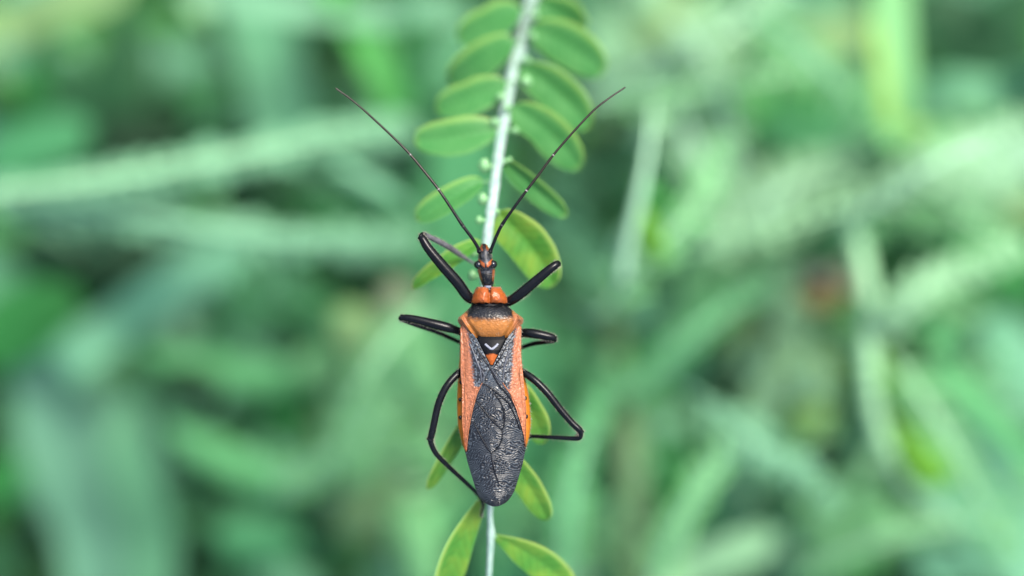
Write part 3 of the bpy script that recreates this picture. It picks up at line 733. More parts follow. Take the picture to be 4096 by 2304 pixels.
# around and below the insect
hleaf((1958, 1040, -4.8), (1992, 1290, -8.0), 70, 'leaf_y', vexp=1.45, roll=0.7)
hleaf((1968, 1440, -4.2), (2178, 1775, -5.2), 110, 'leaf_y', vexp=1.45, roll=0.25, side=0.08)
hleaf((1955, 1560, -4.4), (1708, 1958, -5.6), 66, 'leaf_y', vexp=1.45, roll=-0.35, side=-0.03)
hleaf((1970, 1745, -4.4), (2194, 2080, -6.0), 108, 'leaf_y', vexp=1.45, roll=0.3, side=0.04)
hleaf((1950, 1960, -4.8), (1775, 2420, -6.8), 116, 'leaf_y', vexp=1.45, roll=-0.35, side=-0.08)
hleaf((1972, 2138, -5.2), (2290, 2372, -7.2), 132, 'leaf_y', vexp=1.45, roll=0.2, side=0.07)
# buds in the leaf axils
for (bx, by, br, bz) in [(2140, 62, 20, -13.2), (2131, 145, 19, -12.4), (2108, 240, 18, -11.2), (2106, 325, 25, -10.2), (2003, 388, 20, -9.6), (1978, 488, 22, -8.6),
                         (2062, 522, 18, -8.6), (2040, 640, 16, -7.4), (1936, 662, 30, -6.8), (1930, 795, 28, -5.8), (1916, 880, 20, -5.2), (1893, 1012, 19, -4.8), (1890, 1100, 24, -4.6),
                         (2026, 432, 17, -9.0), (1990, 845, 13, -5.2)]:
    c0 = PH(bx, by, bz); s0 = stem_at(by + 12)
    ax = c0 - s0
    v, f = bud_geo(c0, br * rng.uniform(0.85, 1.1) * K, ax if ax.length > 0.2 else (0, 0, 1))
    b_ = mesh('bud', v, f, M['bud'], host)
    cv = catmull([s0, (s0 + c0) / 2, c0], 4)
    v, f, _, _ = tube(cv, [0.2, 0.18, 0.17, 0.18, 0.2], 8); mesh('pedicel', v, f, M['bud'], b_)
# ------------------------------------------------------------------ the insect
bug = empty('assassin_bug', P(1960, 1500, -3.6), 'black and orange assassin bug clinging to the whitish stem of the leafy branch', 'insect')
ORANGE = np.array((0.205, 0.050, 0.011)); AMBER = np.array((0.215, 0.084, 0.020)); SALMON = np.array((0.245, 0.092, 0.045))
GOLD = np.array((0.29, 0.098, 0.008)); BLACK = np.array((0.0028, 0.0032, 0.0042)); GREY = np.array((0.021, 0.023, 0.028))
m_shell = attr_mat('shell', 0.38, 0.0, 0.25, 5.0, cvar=0.12, rvar=0.08, spec=0.22)
m_gloss = attr_mat('gloss_shell', 0.30, 0.0, 0.22, 6.0, cvar=0.16, spec=0.22)
m_rough = attr_mat('pitted_wing', 0.34, 0.0, 0.6, 7.0, cvar=0.30, spec=0.34)
m_memb = attr_mat('wing_membrane', 0.36, 0.0, 0.1, 9.0, cvar=0.25, spec=0.42, rvar=0.06)
m_leg = attr_mat('leg_black', 0.24, 0.0, 0.15, 6.0, cvar=0.3, spec=0.15)
m_scut = attr_mat('scutellum_shell', 0.45, 0.0, 0.2, 6.0, cvar=0.2, spec=0.07)
m_eye = plain_mat('eye_black', (0.004, 0.005, 0.006), (0.006, 0.007, 0.009), 4, 0.08)
m_hair = plain_mat('pale_hair', (0.13, 0.12, 0.095), (0.18, 0.165, 0.13), 1, 0.5)
m_hair_d = plain_mat('dark_hair', (0.07, 0.06, 0.05), (0.12, 0.10, 0.08), 1, 0.5)

def loft_rows(ys, xl, xr, zt, zb, m=48, power=2.2):
    """closed trunk: each row an oval between left and right edge, top and bottom height"""
    V = []; UV = []
    for y, a, b, t, q in zip(ys, xl, xr, zt, zb):
        c = (a + b) / 2; h = (b - a) / 2; zc = q + (t - q) * 0.35
        for s in range(m):
            th = 2 * math.pi * s / m
            cs, sn = math.cos(th), math.sin(th)
            ex = math.copysign(abs(cs) ** (2 / power), cs); ez = math.copysign(abs(sn) ** (2 / power), sn)
            z = zc + ez * ((t - zc) if sn > 0 else (zc - q))
            V.append(P(c + ex * h, y, z)); UV.append((ex, y, sn))
    n = len(ys); fs = []
    for i in range(n - 1):
        for s in range(m):
            s2 = (s + 1) % m
            fs.append((i * m + s, (i + 1) * m + s, (i + 1) * m + s2, i * m + s2))
    V.append(P((xl[0] + xr[0]) / 2, ys[0] - 0.5, (zt[0] + zb[0]) / 2)); V.append(P((xl[-1] + xr[-1]) / 2, ys[-1] + 1, (zt[-1] + zb[-1]) / 2))
    k = n * m
    UV += [(0, ys[0], 0), (0, ys[-1], 0)]
    for s in range(m):
        s2 = (s + 1) % m
        fs.append((k, s, s2)); fs.append((k + 1, (n - 1) * m + s2, (n - 1) * m + s))
    return np.array(V), fs, np.array(UV)

# --- trunk: head, neck, thorax and abdomen in one continuous skin
T = [  # y, left, right, top, bottom
    (975, 1930, 1942, 0.15, -0.25), (979, 1925, 1947, 0.30, -0.40), (990, 1919, 1954, 0.50, -0.55), (1003, 1914, 1963, 0.66, -0.65), (1015, 1913, 1966, 0.74, -0.70),
    (1030, 1913, 1968, 0.82, -0.72), (1045, 1912, 1974, 0.92, -0.75), (1062, 1912, 1978, 0.98, -0.78), (1078, 1910, 1980, 0.90, -0.78), (1086, 1911, 1980, 0.84, -0.78),
    (1096, 1914, 1979, 0.92, -0.75), (1112, 1919, 1977, 0.90, -0.70), (1126, 1924, 1976, 0.80, -0.62), (1138, 1928, 1974, 0.70, -0.55), (1142, 1931, 1971, 0.62, -0.5),
    (1150, 1932, 1971, 0.60, -0.6), (1165, 1910, 1998, 0.62, -1.1), (1190, 1895, 2020, 0.6, -1.5), (1225, 1890, 2026, 0.6, -1.7), (1265, 1858, 2064, 0.5, -1.8), (1300, 1843, 2084, 0.45, -1.9),
    (1360, 1840, 2085, 0.40, -1.9), (1410, 1840, 2085, 0.30, -1.85), (1450, 1837, 2086, 0.18, -1.8), (1510, 1832, 2100, 0.05, -1.75), (1569, 1829, 2112, 0.0, -1.7),
    (1620, 1828, 2119, 0.0, -1.6), (1690, 1831, 2123, 0.0, -1.5), (1740, 1840, 2118, 0.0, -1.4), (1790, 1854, 2104, 0.0, -1.3), (1815, 1866, 2094, -0.02, -1.2), (1860, 1890, 2070, -0.08, -1.0),
    (1900, 1915, 2045, -0.12, -0.8), (1930, 1945, 2015, -0.2, -0.6), (1938, 1965, 1995, -0.28, -0.5)]
T = np.array(T, float)
ys = np.concatenate([np.arange(975, 1156, 1.6), np.arange(1158, 1938, 5.0), [1938]])
col_ = [smooth_interp(T[:, 0], T[:, j], ys) for j in range(1, 5)]
V, fs, uv = loft_rows(ys, *col_, m=72, power=2.3)
px = (V[:, 0] / K) * D / (D - V[:, 2]) + 2048; py = uv[:, 1]
axis = np.interp(py, [975, 1060, 1150], [1936, 1944, 1952])
dx = px - axis
nz = fbm(px * 0.09, py * 0.09, 4)
C = np.tile(BLACK * 1.4, (len(V), 1))
up_ = V[:, 2] > -0.2
# snout tip, orange cheeks
C = mix(C, ORANGE * 0.75, (py < 1004) * (np.abs(dx) > 7) * sstep(0.3, 0.5, nz + 0.15))
C = mix(C, GREY * 1.5, sstep(975, 985, py) * (py < 1056) * (py > 996) * sstep(0.35, 0.7, nz) * 0.8)
# V of orange patches between the eyes
vx = np.abs(dx + 0.5); vline = 1071 - vx * 0.85
cheek = sstep(11, 7, np.abs(py - (vline - 9 * 0.5)) ) * (vx > 5) * (vx < 29) * (py < 1074) * (py > 1034)
C = mix(C, ORANGE, cheek)
C = mix(C, GREY * 1.3, (py > 1072) * (py < 1092) * sstep(0.4, 0.7, nz) * 0.8)
# orange stripe behind each eye
C = mix(C, ORANGE * 0.85, (py > 1078) * (py < 1132) * sstep(0.66, 0.78, np.abs(uv[:, 0])) * sstep(1132, 1112, py))
# pale collar at the neck
C = mix(C, (0.16, 0.17, 0.22), (py > 1141.5) * (py < 1150) * (np.abs(uv[:, 0]) < 0.72) * 0.9)
# abdomen rim
conn = (py > 1380) * sstep(0.70, 0.76, np.abs(uv[:, 0])) * sstep(1806, 1800, py + 0 * px)
C = mix(C, GOLD, conn)
C = mix(C, ORANGE * 0.8, (py > 1155) * (py <= 1380) * (uv[:, 2] < 0.35) * 0.9)
mesh('body', V, fs, m_shell, bug, cols=C)
# dark spiracle dots on the abdomen rim
for (dxp, dyp) in [(1844, 1477), (1844, 1530), (1839.5, 1598), (1840.5, 1670), (2101, 1593), (2106.5, 1666)]:
    v, f = bud_geo(P(dxp, dyp, 0.02), 0.13, (0, 0, 1)); v[:, 1] = (v[:, 1] - v[:, 1].mean()) * 1.35 + v[:, 1].mean()
    mesh('spiracle_dot', v, f, m_leg, bug, cols=np.tile(BLACK, (len(v), 1)))
# --- eyes
for (ex, ey) in [(1914, 1059), (1972, 1057)]:
    v, f = bud_geo(P(ex, ey, 0.35), 0.42, (0, 1, 0), 24, 16)
    c = v.mean(0); v = (v - c) * np.array([0.86, 1.0, 1.0]) + c
    mesh('eye', v, f, m_eye, bug)

# --- pronotum: front lobe with furrow, groove, rear lobe with shoulder knobs and raised rims
PR = np.array([(1147, 1907, 2003), (1151, 1905, 2004), (1160, 1899, 2009), (1175, 1893, 2020), (1190, 1888, 2028), (1205, 1885, 2031), (1215, 1885, 2031), (1222, 1885, 2031), (1228, 1880, 2037), (1240, 1869, 2050),
    (1252, 1856, 2064), (1262, 1844, 2078), (1270, 1835, 2089), (1278, 1831, 2094), (1286, 1832, 2093), (1296, 1837, 2089), (1306, 1845, 2081), (1320, 1859, 2069), (1335, 1876, 2053), (1347, 1889, 2041), (1354, 1896, 2034), (1358, 1906, 2022)], float)
ny_, nx_ = 150, 130
yy = np.linspace(1147, 1358, ny_)
xl = smooth_interp(PR[:, 0], PR[:, 1], yy); xr = smooth_interp(PR[:, 0], PR[:, 2], yy)
uu = np.sin(np.linspace(-math.pi / 2, math.pi / 2, nx_))
Y, U = np.meshgrid(yy, uu, indexing='ij')
X = ((xl + xr) / 2)[:, None] + U * ((xr - xl) / 2)[:, None]
cx = 1958 + (Y - 1150) * 0.02
dxm = X - cx
dome = np.sqrt(np.clip(1 - np.abs(U) ** 2.6, 0, 1))
front = sstep(1223, 1208, Y)
lob = np.clip(1 - ((np.abs(dxm) - 32) / 52.0) ** 2 - ((Y - 1187) / 40.0) ** 2, 0, 1)
hf = 0.55 + 0.60 * lob ** 0.6 + (fbm(X * 0.06, Y * 0.06, 77, 2) - 0.5) * 0.22 * lob
hf = hf - 0.16 * np.exp(-(dxm / 6.5) ** 2)
hf += 0.07 * np.exp(-((np.abs(dxm) - 26) / 13) ** 2 - ((Y - 1200) / 10) ** 2)
hf += 0.16 * np.exp(-((np.abs(dxm) - 44) / 5) ** 2 - ((Y - 1150) / 5) ** 2)
t_ = np.clip((Y - 1222) / (1356 - 1222), 0, 1)
hr = 0.52 + 0.84 * np.clip(1 - np.abs((t_ - 0.50) / 0.53) ** 2.3, 0, 1) ** 0.75
H = hf * front + hr * (1 - front)
Z = -0.15 + (H + 0.15) * dome
# shoulder knobs and the raised rim running from each knob to the rear corner
for sx_, kx, ky, cxr, cyr in ((-1, 1846, 1276, 1900, 1352), (1, 2080, 1274, 2031, 1350)):
    Z = Z + 0.42 * np.exp(-((X - kx) / 11) ** 2 - ((Y - ky) / 12) ** 2)
    L2 = math.hypot(cxr - kx, cyr - ky); ux, uy = (cxr - kx) / L2, (cyr - ky) / L2
    al = (X - kx) * ux + (Y - ky) * uy; pr = (X - kx) * -uy + (Y - ky) * ux
    al_c = np.clip(al, 0, L2)
    dist = np.hypot(X - (kx + ux * al_c), Y - (ky + uy * al_c))
    Z = Z + 0.24 * np.exp(-(dist / 4.0) ** 2) - 0.16 * np.exp(-((dist - 13) / 7.0) ** 2) * (np.abs(U) < 0.9)
Z -= 0.22 * np.exp(-((Y - 1219) / 4.0) ** 2)
Z += (fbm(X * 0.2, Y * 0.2, 8) - 0.5) * 0.05 * (1 - front)
nz = fbm(X * 0.12, Y * 0.12, 9)
C = np.empty(X.shape + (3,)); C[:] = AMBER
blk = sstep(1291, 1265, Y + (nz - 0.5) * 14 + 0.0008 * dxm ** 2) * sstep(98, 86, np.abs(dxm) - (Y - 1250) * 0.12 + (nz - .5) * 12)
C = mix(C, BLACK * 1.8 + (nz - 0.5)[..., None] * 0.003, blk)
C = mix(C, SALMON, sstep(85, 100, np.abs(dxm)) * 0.7 * (Y > 1255))
C = mix(C, ORANGE, front)
scal = 1213 + 3.0 * np.cos(dxm * 0.22)
C = mix(C, BLACK, sstep(-1.5, 1.5, Y - scal) * sstep(1229, 1225, Y))
C = mix(C, BLACK * 2, np.exp(-(dxm / 4.5) ** 2) * sstep(1176, 1166, Y))
C = mix(C, ORANGE * 0.6 + 0.05, (Y < 1153) * 0.6)
Vp = np.array([P(x, y, z) for x, y, z in zip(X.ravel(), Y.ravel(), Z.ravel())])
fs = [(i * nx_ + j, (i + 1) * nx_ + j, (i + 1) * nx_ + j + 1, i * nx_ + j + 1) for i in range(ny_ - 1) for j in range(nx_ - 1)]
# skirt that turns the rim down onto the thorax
rim = [(0, j) for j in range(nx_)] + [(i, nx_ - 1) for i in range(1, ny_)] + [(ny_ - 1, j) for j in range(nx_ - 2, -1, -1)] + [(i, 0) for i in range(ny_ - 2, 0, -1)]
ri = [i * nx_ + j for i, j in rim]; k0 = len(Vp)
ctr = np.array(P(1960, 1260, -0.3))
sk = np.array([np.append(Vp[q][:2] + (ctr[:2] - Vp[q][:2]) * 0.04, Vp[q][2] - 0.35) for q in ri])
Vp = np.vstack([Vp, sk]); Cc = np.vstack([C.reshape(-1, 3), C.reshape(-1, 3)[ri] * 0.9])
for q in range(len(ri)):
    q2 = (q + 1) % len(ri)
    fs.append((ri[q], ri[q2], k0 + q2, k0 + q))
pron = mesh('pronotum', Vp, fs, m_gloss, bug, cols=Cc)

# --- forewings: surface height shared by both wings
def wing_z(x, y):
    cxw = np.interp(y, [1300, 1460, 1700, 2025], [1962, 1967, 1976, 1979])
    hw = np.interp(y, [1300, 1450, 1600, 1700, 1800, 1900, 1980, 2026], [126, 124, 132, 134, 126, 108, 78, 52])
    top = np.interp(y, [1300, 1460, 1650, 1800, 2025], [0.95, 1.10, 0.98, 0.80, 0.42])
    u = np.clip(np.abs(x - cxw) / hw, 0, 1.05)
    return top - 0.78 * u ** 2.4

def strip(yk, xlk, xrk, y0, y1, ny, nx, zfun, cfun, name, mat, parent, thick=0.07, label=None):
    y = np.linspace(y0, y1, ny)
    a = np.interp(y, yk[0], xlk); b = np.interp(y, yk[1], xrk)
    # soften the corners of the outline
    ker = np.hanning(9); ker /= ker.sum()
    a = np.convolve(np.pad(a, 4, 'edge'), ker, 'valid'); b = np.convolve(np.pad(b, 4, 'edge'), ker, 'valid')
    Yg, Ug = np.meshgrid(y, np.linspace(0, 1, nx), indexing='ij')
    Xg = a[:, None] * (1 - Ug) + b[:, None] * Ug
    Zg = zfun(Xg, Yg, Ug)
    Cg = cfun(Xg, Yg, Ug)
    Vt = np.array([P(x, yy_, z) for x, yy_, z in zip(Xg.ravel(), Yg.ravel(), Zg.ravel())])
    Vb = Vt - np.array([0, 0, thick]); N_ = len(Vt)
    fs = []
    for i in range(ny - 1):
        for j in range(nx - 1):
            q = i * nx + j
            fs.append((q, q + nx, q + nx + 1, q + 1)); fs.append((N_ + q, N_ + q + 1, N_ + q + nx + 1, N_ + q + nx))
    for i in range(ny - 1):
        q = i * nx; fs.append((q, N_ + q, N_ + q + nx, q + nx)); q += nx - 1; fs.append((q, q + nx, N_ + q + nx, N_ + q))
    for j in range(nx - 1):
        fs.append((j, j + 1, N_ + j + 1, N_ + j)); q = (ny - 1) * nx + j; fs.append((q, N_ + q, N_ + q + 1, q + 1))
    o = mesh(name, np.vstack([Vt, Vb]), fs, mat, parent, cols=np.vstack([Cg.reshape(-1, 3)] * 2))
    if label: o['label'] = label
    return o

def pits(x, y, s=0.30, seed=0):
    return fbm(x * s, y * s, seed, 2)

def corium(side):
    if side < 0:
        yl, L = [1305, 1410, 1497, 1545, 1690, 1791, 1806], [1842, 1842, 1842, 1848, 1849, 1858, 1863]
        yr, Rr = [1305, 1354, 1400, 1459, 1475, 1500, 1530, 1579, 1670, 1738, 1806], [1868, 1906, 1930, 1960, 1961, 1947, 1931, 1908, 1883, 1873, 1867]
        gb = lambda y: np.interp(y, [1305, 1370, 1410, 1545, 1556], [1866, 1876, 1881, 1897, 1960])
        sgn = 1
    else:
        yr, Rr = [1305, 1410, 1545, 1641, 1738, 1790], [2086, 2083, 2097, 2105, 2104, 2102]
        yl, L = [1305, 1354, 1400, 1459, 1475, 1500, 1530, 1584, 1685, 1748, 1790], [2062, 2028, 2004, 1974, 1975, 1993, 2018, 2043, 2081, 2097, 2101]
        gb = lambda y: np.interp(y, [1305, 1370, 1410, 1500, 1556, 1566], [2066, 2057, 2053, 2048, 2040, 1975])
        sgn = -1
    def zf(x, y, u):
        e = u if sgn > 0 else 1 - u                     # 0 at the outer margin, 1 at the inner
        return wing_z(x, y) + 0.03 + 0.07 * np.exp(-(e / 0.06) ** 2) + (pits(x, y, 0.22, 3) - 0.5) * 0.10 - 0.05 * np.exp(-((e - 0.14) / 0.05) ** 2)
    def cf(x, y, u):
        n_ = pits(x, y, 0.2, 6); n2 = pits(x, y, 0.05, 12)
        grey = sstep(-7, 7, (x - gb(y)) * sgn + (n_ - 0.5) * 14)
        c = mix(SALMON, ORANGE, sstep(1650, 1800, y) * 0.35 + (n2 - .5) * 0.5 + 0.1)
        c = c * (0.78 + 0.45 * n_)[..., None]
        g_ = mix((0.009, 0.010, 0.012), (0.075, 0.09, 0.105), sstep(0.45, 0.75, n_))
        return mix(c, g_, grey)
    y1 = 1806 if side < 0 else 1790
    return strip((yl, yr), L, Rr, 1305, y1, 200, 46, zf, cf, 'forewing', m_rough, bug)

wing_l = corium(-1)
wing_r = corium(1)

# membrane of the upper wing, wrinkled crosswise
yl, L = [1462, 1500, 1530, 1579, 1670, 1738, 1806, 1849, 1922, 1960, 1985, 2000, 2012, 2020, 2026], [1958, 1928, 1921, 1900, 1875, 1866, 1860, 1870, 1892, 1904, 1914, 1926, 1939, 1954, 1972]
yr, Rr = [1462, 1530, 1584, 1685, 1748, 1790, 1859, 1936, 1965, 1985, 2000, 2012, 2020, 2026], [1974, 2027, 2050, 2088, 2104, 2104, 2090, 2067, 2057, 2046, 2035, 2022, 2007, 1990]
def wrinkle(x, y):
    w1 = fbm(x * 0.025, y * 0.025, 21, 2) - 0.5; w2 = fbm(x * 0.07, y * 0.07, 23, 2) - 0.5
    fan = (y - 0.30 * np.abs(x - 1985) + 0.25 * (x - 1980))
    ph = fan * 0.72 + w1 * 30 + w2 * 9
    ph2 = (x * 0.75 + y * 0.35) * 0.72 + w1 * 20 + w2 * 12
    sel = sstep(0.42, 0.58, fbm(x * 0.02, y * 0.015, 31, 2))
    return np.sin(ph) * (1 - 0.6 * sel) + np.sin(ph2) * 0.6 * sel
def mzf(x, y, u):
    edge = np.minimum(u, 1 - u)
    z = wing_z(x, y) - 0.02
    z = z - 0.07 * sstep(0.06, 0.0, edge) * (y < 1806)
    z = z - 0.15 * sstep(1985, 2026, y) ** 2
    z += 0.023 * wrinkle(x, y) * sstep(0.0, 0.05, edge)
    # the lower wing's hollow beside the overlap
    z += -0.10 * np.exp(-(((x - 1902) * 0.8 + (y - 1676) * 0.6) / 6) ** 2 - (((x - 1902) * 0.6 - (y - 1676) * 0.8) / 20) ** 2)
    return z
def mcf(x, y, u):
    wv = wrinkle(x, y); n_ = pits(x, y, 0.05, 41)
    c = mix((0.002, 0.0025, 0.0035), (0.042, 0.051, 0.060), sstep(-0.1, 0.95, wv) * (0.45 + 0.75 * n_) * sstep(2030, 1960, y))  # wrinkle crests painted lighter as sky sheen, valleys darker as shade
    c = mix(c, np.array((0.045, 0.06, 0.075)), sstep(1600, 1500, y) * 0.45 * sstep(0.3, 0.6, n_))  # bluish sky sheen painted into the upper membrane
    return c
memb = strip((yl, yr), L, Rr, 1462, 2026, 420, 190, mzf, mcf, 'membrane', m_memb, wing_l)

# raised veins
def vein(pts, r, parent, col=BLACK, dz=0.03):
    r *= 0.85
    c = catmull([P(x, y, float(wing_z(np.array(x), np.array(y))) + dz) for x, y in pts], 8 * len(pts))
    n = len(c)
    rad = [r * (0.55 + 0.45 * math.sin(math.pi * min(1, max(0.05, i / (n - 1))))) for i in range(n)]
    v, f, _, _ = tube(c, rad, 8)
    mesh('vein', v, f, m_leg, parent, cols=np.tile(col, (len(v), 1)))
VB = BLACK * 2.0
vein([(1922, 1500), (1926, 1527), (1960, 1549), (1983, 1566), (2016, 1595), (2037, 1616), (2057, 1657), (2072, 1695), (2080, 1719)], 0.075, wing_l, VB)
vein([(1977, 1574), (1999, 1603), (2014, 1640), (2018, 1674), (2015, 1705), (2008, 1721)], 0.075, wing_l, VB)
vein([(1904, 1605), (1931, 1636), (1962, 1674), (1990, 1702), (2008, 1721)], 0.07, wing_l, VB)
vein([(1895, 1690), (1912, 1725), (1934, 1767), (1950, 1793), (1964, 1813)], 0.075, wing_l, VB)
vein([(2008, 1721), (2009, 1745), (2002, 1772), (1985, 1798), (1964, 1813)], 0.07, wing_l, VB)
vein([(1964, 1813), (1968, 1845), (1975, 1873), (1986, 1910), (1998, 1940)], 0.07, wing_l, VB)
vein([(1958, 1470), (1975, 1503), (1996, 1540), (2028, 1576), (2052, 1612), (2068, 1650)], 0.085, wing_l, VB)
vein([(1968, 1478), (1985, 1505), (2008, 1538), (2036, 1572)], 0.06, wing_l, GREY * 2.2)
vein([(1878, 1373), (1890, 1400), (1902, 1431), (1914, 1462), (1922, 1483), (1926, 1527)], 0.085, wing_l, GREY * 2.6, 0.07)
vein([(1926, 1480), (1936, 1500), (1934, 1518), (1926, 1528)], 0.055, wing_l, GREY * 2.4, 0.06)
vein([(1908, 1390), (1925, 1422), (1945, 1452), (1957, 1468)], 0.07, wing_l, BLACK * 2, 0.06)
vein([(2047, 1380), (2036, 1407), (2026, 1435), (2018, 1465), (2014, 1500), (2010, 1530)], 0.085, wing_r, GREY * 2.6, 0.07)
vein([(2010, 1530), (2022, 1548), (2042, 1575), (2066, 1620), (2088, 1690)], 0.06, wing_r, SALMON * 0.8, 0.06)
vein([(1990, 1500), (2000, 1520), (2012, 1527)], 0.055, wing_r, GREY * 2, 0.06)
vein([(2023, 1390), (2006, 1422), (1987, 1452), (1977, 1468)], 0.07, wing_r, BLACK * 2, 0.06)
vein([(1929, 1532), (1912, 1562), (1896, 1610), (1884, 1665), (1873, 1730), (1867, 1790)], 0.06, wing_l, SALMON * 0.8, 0.05)
vein([(1851, 1450), (1860, 1540), (1864, 1640), (1863, 1760)], 0.05, wing_l, SALMON, 0.04)
vein([(2076, 1420), (2080, 1500), (2090, 1600), (2097, 1720)], 0.05, wing_r, SALMON, 0.04)

# --- scutellum
def szf(x, y, u):
    k_ = np.sin(np.pi * u) ** 0.7
    return np.interp(y, [1340, 1360, 1400, 1459], [0.70, 0.90, 1.16, 1.22]) + 0.16 * k_ * np.interp(y, [1340, 1440, 1459], [1, 1, 0.2])
def scf(x, y, u):
    n_ = pits(x, y, 0.15, 51)
    return mix(BLACK, ORANGE, sstep(1412, 1418, y - 0.18 * np.abs(x - 1967) + (n_ - .5) * 6))
scut = strip(([1340, 1359, 1459], [1340, 1359, 1459]), [1914, 1911, 1962], [2018, 2021, 1971], 1340, 1459, 80, 50, szf, scf, 'scutellum', m_scut, bug, thick=0.25)
c = catmull([P(1941, 1377, 1.16), P(1955, 1389, 1.30), P(1967, 1396, 1.34), P(1980, 1388, 1.30), P(1992, 1376, 1.16)], 20)
v, f, _, _ = tube(c, [0.10] * 21, 8); mesh('ridge', v, f, m_gloss, scut, cols=np.tile((0.16, 0.17, 0.20), (len(v), 1)))

# --- hairs
def hair_obj(parent, base, dirs, lens, rad, mat):
    v, f = spikes(base, dirs, lens, rad)
    o = mesh('hair', v, f, mat, parent, smooth=False); o['kind'] = 'stuff'
    return o

# --- antennae
def antenna(pts):
    n = 70
    c = catmull([P(*p) for p in pts], n)
    t = np.linspace(0, 1, n + 1)
    r = np.interp(t, [0, 0.04, 0.08, 0.3, 0.33, 0.36, 0.62, 1.0], [0.18, 0.155, 0.135, 0.13, 0.145, 0.122, 0.10, 0.06])
    v, f, N_, _ = tube(c, r, 10)
    ti = np.append(np.repeat(t, 10), [0, 1])
    C = mix(BLACK, np.array((0.014, 0.011, 0.009)), sstep(0.36, 0.60, ti))
    C = mix(C, np.array((0.040, 0.034, 0.030)), sstep(0.75, 1.0, ti))
    o = mesh('antenna', v, f, m_leg, bug, cols=C)
    for q in (0.325, 0.475, 0.655):
        i = int(q * n)
        d = c[i + 1] - c[i]; d /= np.linalg.norm(d)
        vv, ff, _, _ = tube([c[i] - d * 0.045, c[i], c[i] + d * 0.045], [r[i] * 1.1] * 3, 10)
        mesh('joint_ring', vv, ff, m_leg, o, cols=np.tile((0.20, 0.19, 0.18) if q > 0.4 else (0.03, 0.03, 0.03), (len(vv), 1)))
    k = 160; idx = nrng.integers(2, n * 10, k)
    hair_obj(o, v[idx], N_[idx] + nrng.normal(0, 0.3, (k, 3)), nrng.uniform(0.06, 0.14, k), 0.008, m_hair_d)
    # tubercle at the base
    vv, ff = bud_geo(c[0], 0.2, c[1] - c[0]); mesh('tubercle', vv, ff, m_leg, o, cols=np.tile(BLACK, (len(vv), 1)))
antenna([(1917, 1006, 0.45), (1908, 984, 0.6), (1882, 944, 0.75), (1845, 894, 0.85), (1769, 779, 0.95), (1708, 699, 0.9), (1619, 595, 0.9), (1487, 469, 0.7), (1411, 403, 0.6), (1343, 353, 0.5)])
antenna([(1961, 1006, 0.45), (1970, 984, 0.6), (1990, 935, 0.75), (2014, 890, 0.85), (2090, 784, 0.95), (2153, 701, 0.9), (2234, 595, 0.9), (2365, 451, 0.7), (2435, 394, 0.6), (2501, 349, 0.5)])

# --- legs: coxa, femur, knee, tibia and tarsus as one skin
def leg(pts, knee, hairs=420, tib=None, fuzz=0.2):
    """pts (x, y, z, r); knee: index where the femur ends in a blunt joint and the shank hinges on; tib: shank colour"""
    q = np.array([[*P(a[0], a[1], a[2]), a[3] * 1.08] for a in pts])
    fem = q[:knee + 1].copy(); shank = q[knee:].copy()
    shank[0, :3] = fem[-1, :3] * 0.75 + fem[-2, :3] * 0.25 - np.array([0, 0, 0.12]); shank[0, 3] = shank[1, 3] * 0.9
    fem[-1, 3] *= 0.95
    V_, F_, N_, T_, C_ = [], [], [], [], []
    k = 0
    for part_i, s in enumerate((fem, shank)):
        n = 16 * (len(s) - 1); c = catmull(s, n)
        if part_i == 0:                                   # swollen knee end with a slight waist before it
            t = np.linspace(0, 1, n + 1); c[:, 3] *= 1 - 0.10 * np.exp(-((t - 0.93) / 0.03) ** 2) + 0.06 * np.exp(-((t - 0.985) / 0.02) ** 2)
        v, f, nn_, tan = tube(c[:, :3], np.maximum(c[:, 3], 0.03), 14)
        V_.append(v); F_ += [tuple(a + k for a in ff) for ff in f]; N_.append(nn_)
        T_.append(np.vstack([np.repeat(tan, 14, axis=0), tan[:1], tan[-1:]]))
        cc_ = np.tile(BLACK, (len(v), 1))
        if tib is not None and part_i == 1:
            cc_ = mix(cc_, np.array(tib), sstep(0.10, 0.24, np.append(np.repeat(np.linspace(0, 1, n + 1), 14), [0, 1])))
        C_.append(cc_); k += len(v)
    V_, N_, T_, C_ = np.vstack(V_), np.vstack(N_), np.vstack(T_), np.vstack(C_)
    o = mesh('leg', V_, F_, m_leg, bug, cols=C_)
    idx = nrng.integers(14 * 4, len(V_), hairs * 4); idx = idx[np.abs(N_[idx][:, 2]) < 0.45][:int(hairs * 1.3)]; hairs = len(idx)
    hair_obj(o, V_[idx], N_[idx] + 0.5 * T_[idx] + nrng.normal(0, 0.25, (hairs, 3)), nrng.uniform(0.5, 1.4, hairs) * fuzz, 0.0085, m_hair)
    return o
# front left: raised, shank folded back down towards the stem, sky reflection painted as its grey colour
leg([(1925, 1205, -1.0, 0.34), (1895, 1200, -0.5, 0.36), (1868, 1182, -0.1, 0.40), (1830, 1130, 0.2, 0.42), (1770, 1062, 0.45, 0.40), (1715, 995, 0.6, 0.35), (1692, 958, 0.6, 0.30), (1683, 946, 0.5, 0.28),
     (1692, 941, 0.15, 0.24), (1712, 946, -0.3, 0.20), (1756, 966, -1.2, 0.21), (1798, 990, -2.1, 0.21), (1836, 1016, -3.0, 0.19), (1885, 1048, -3.9, 0.09), (1915, 1066, -4.4, 0.07)], 7, 520, (0.075, 0.075, 0.082))
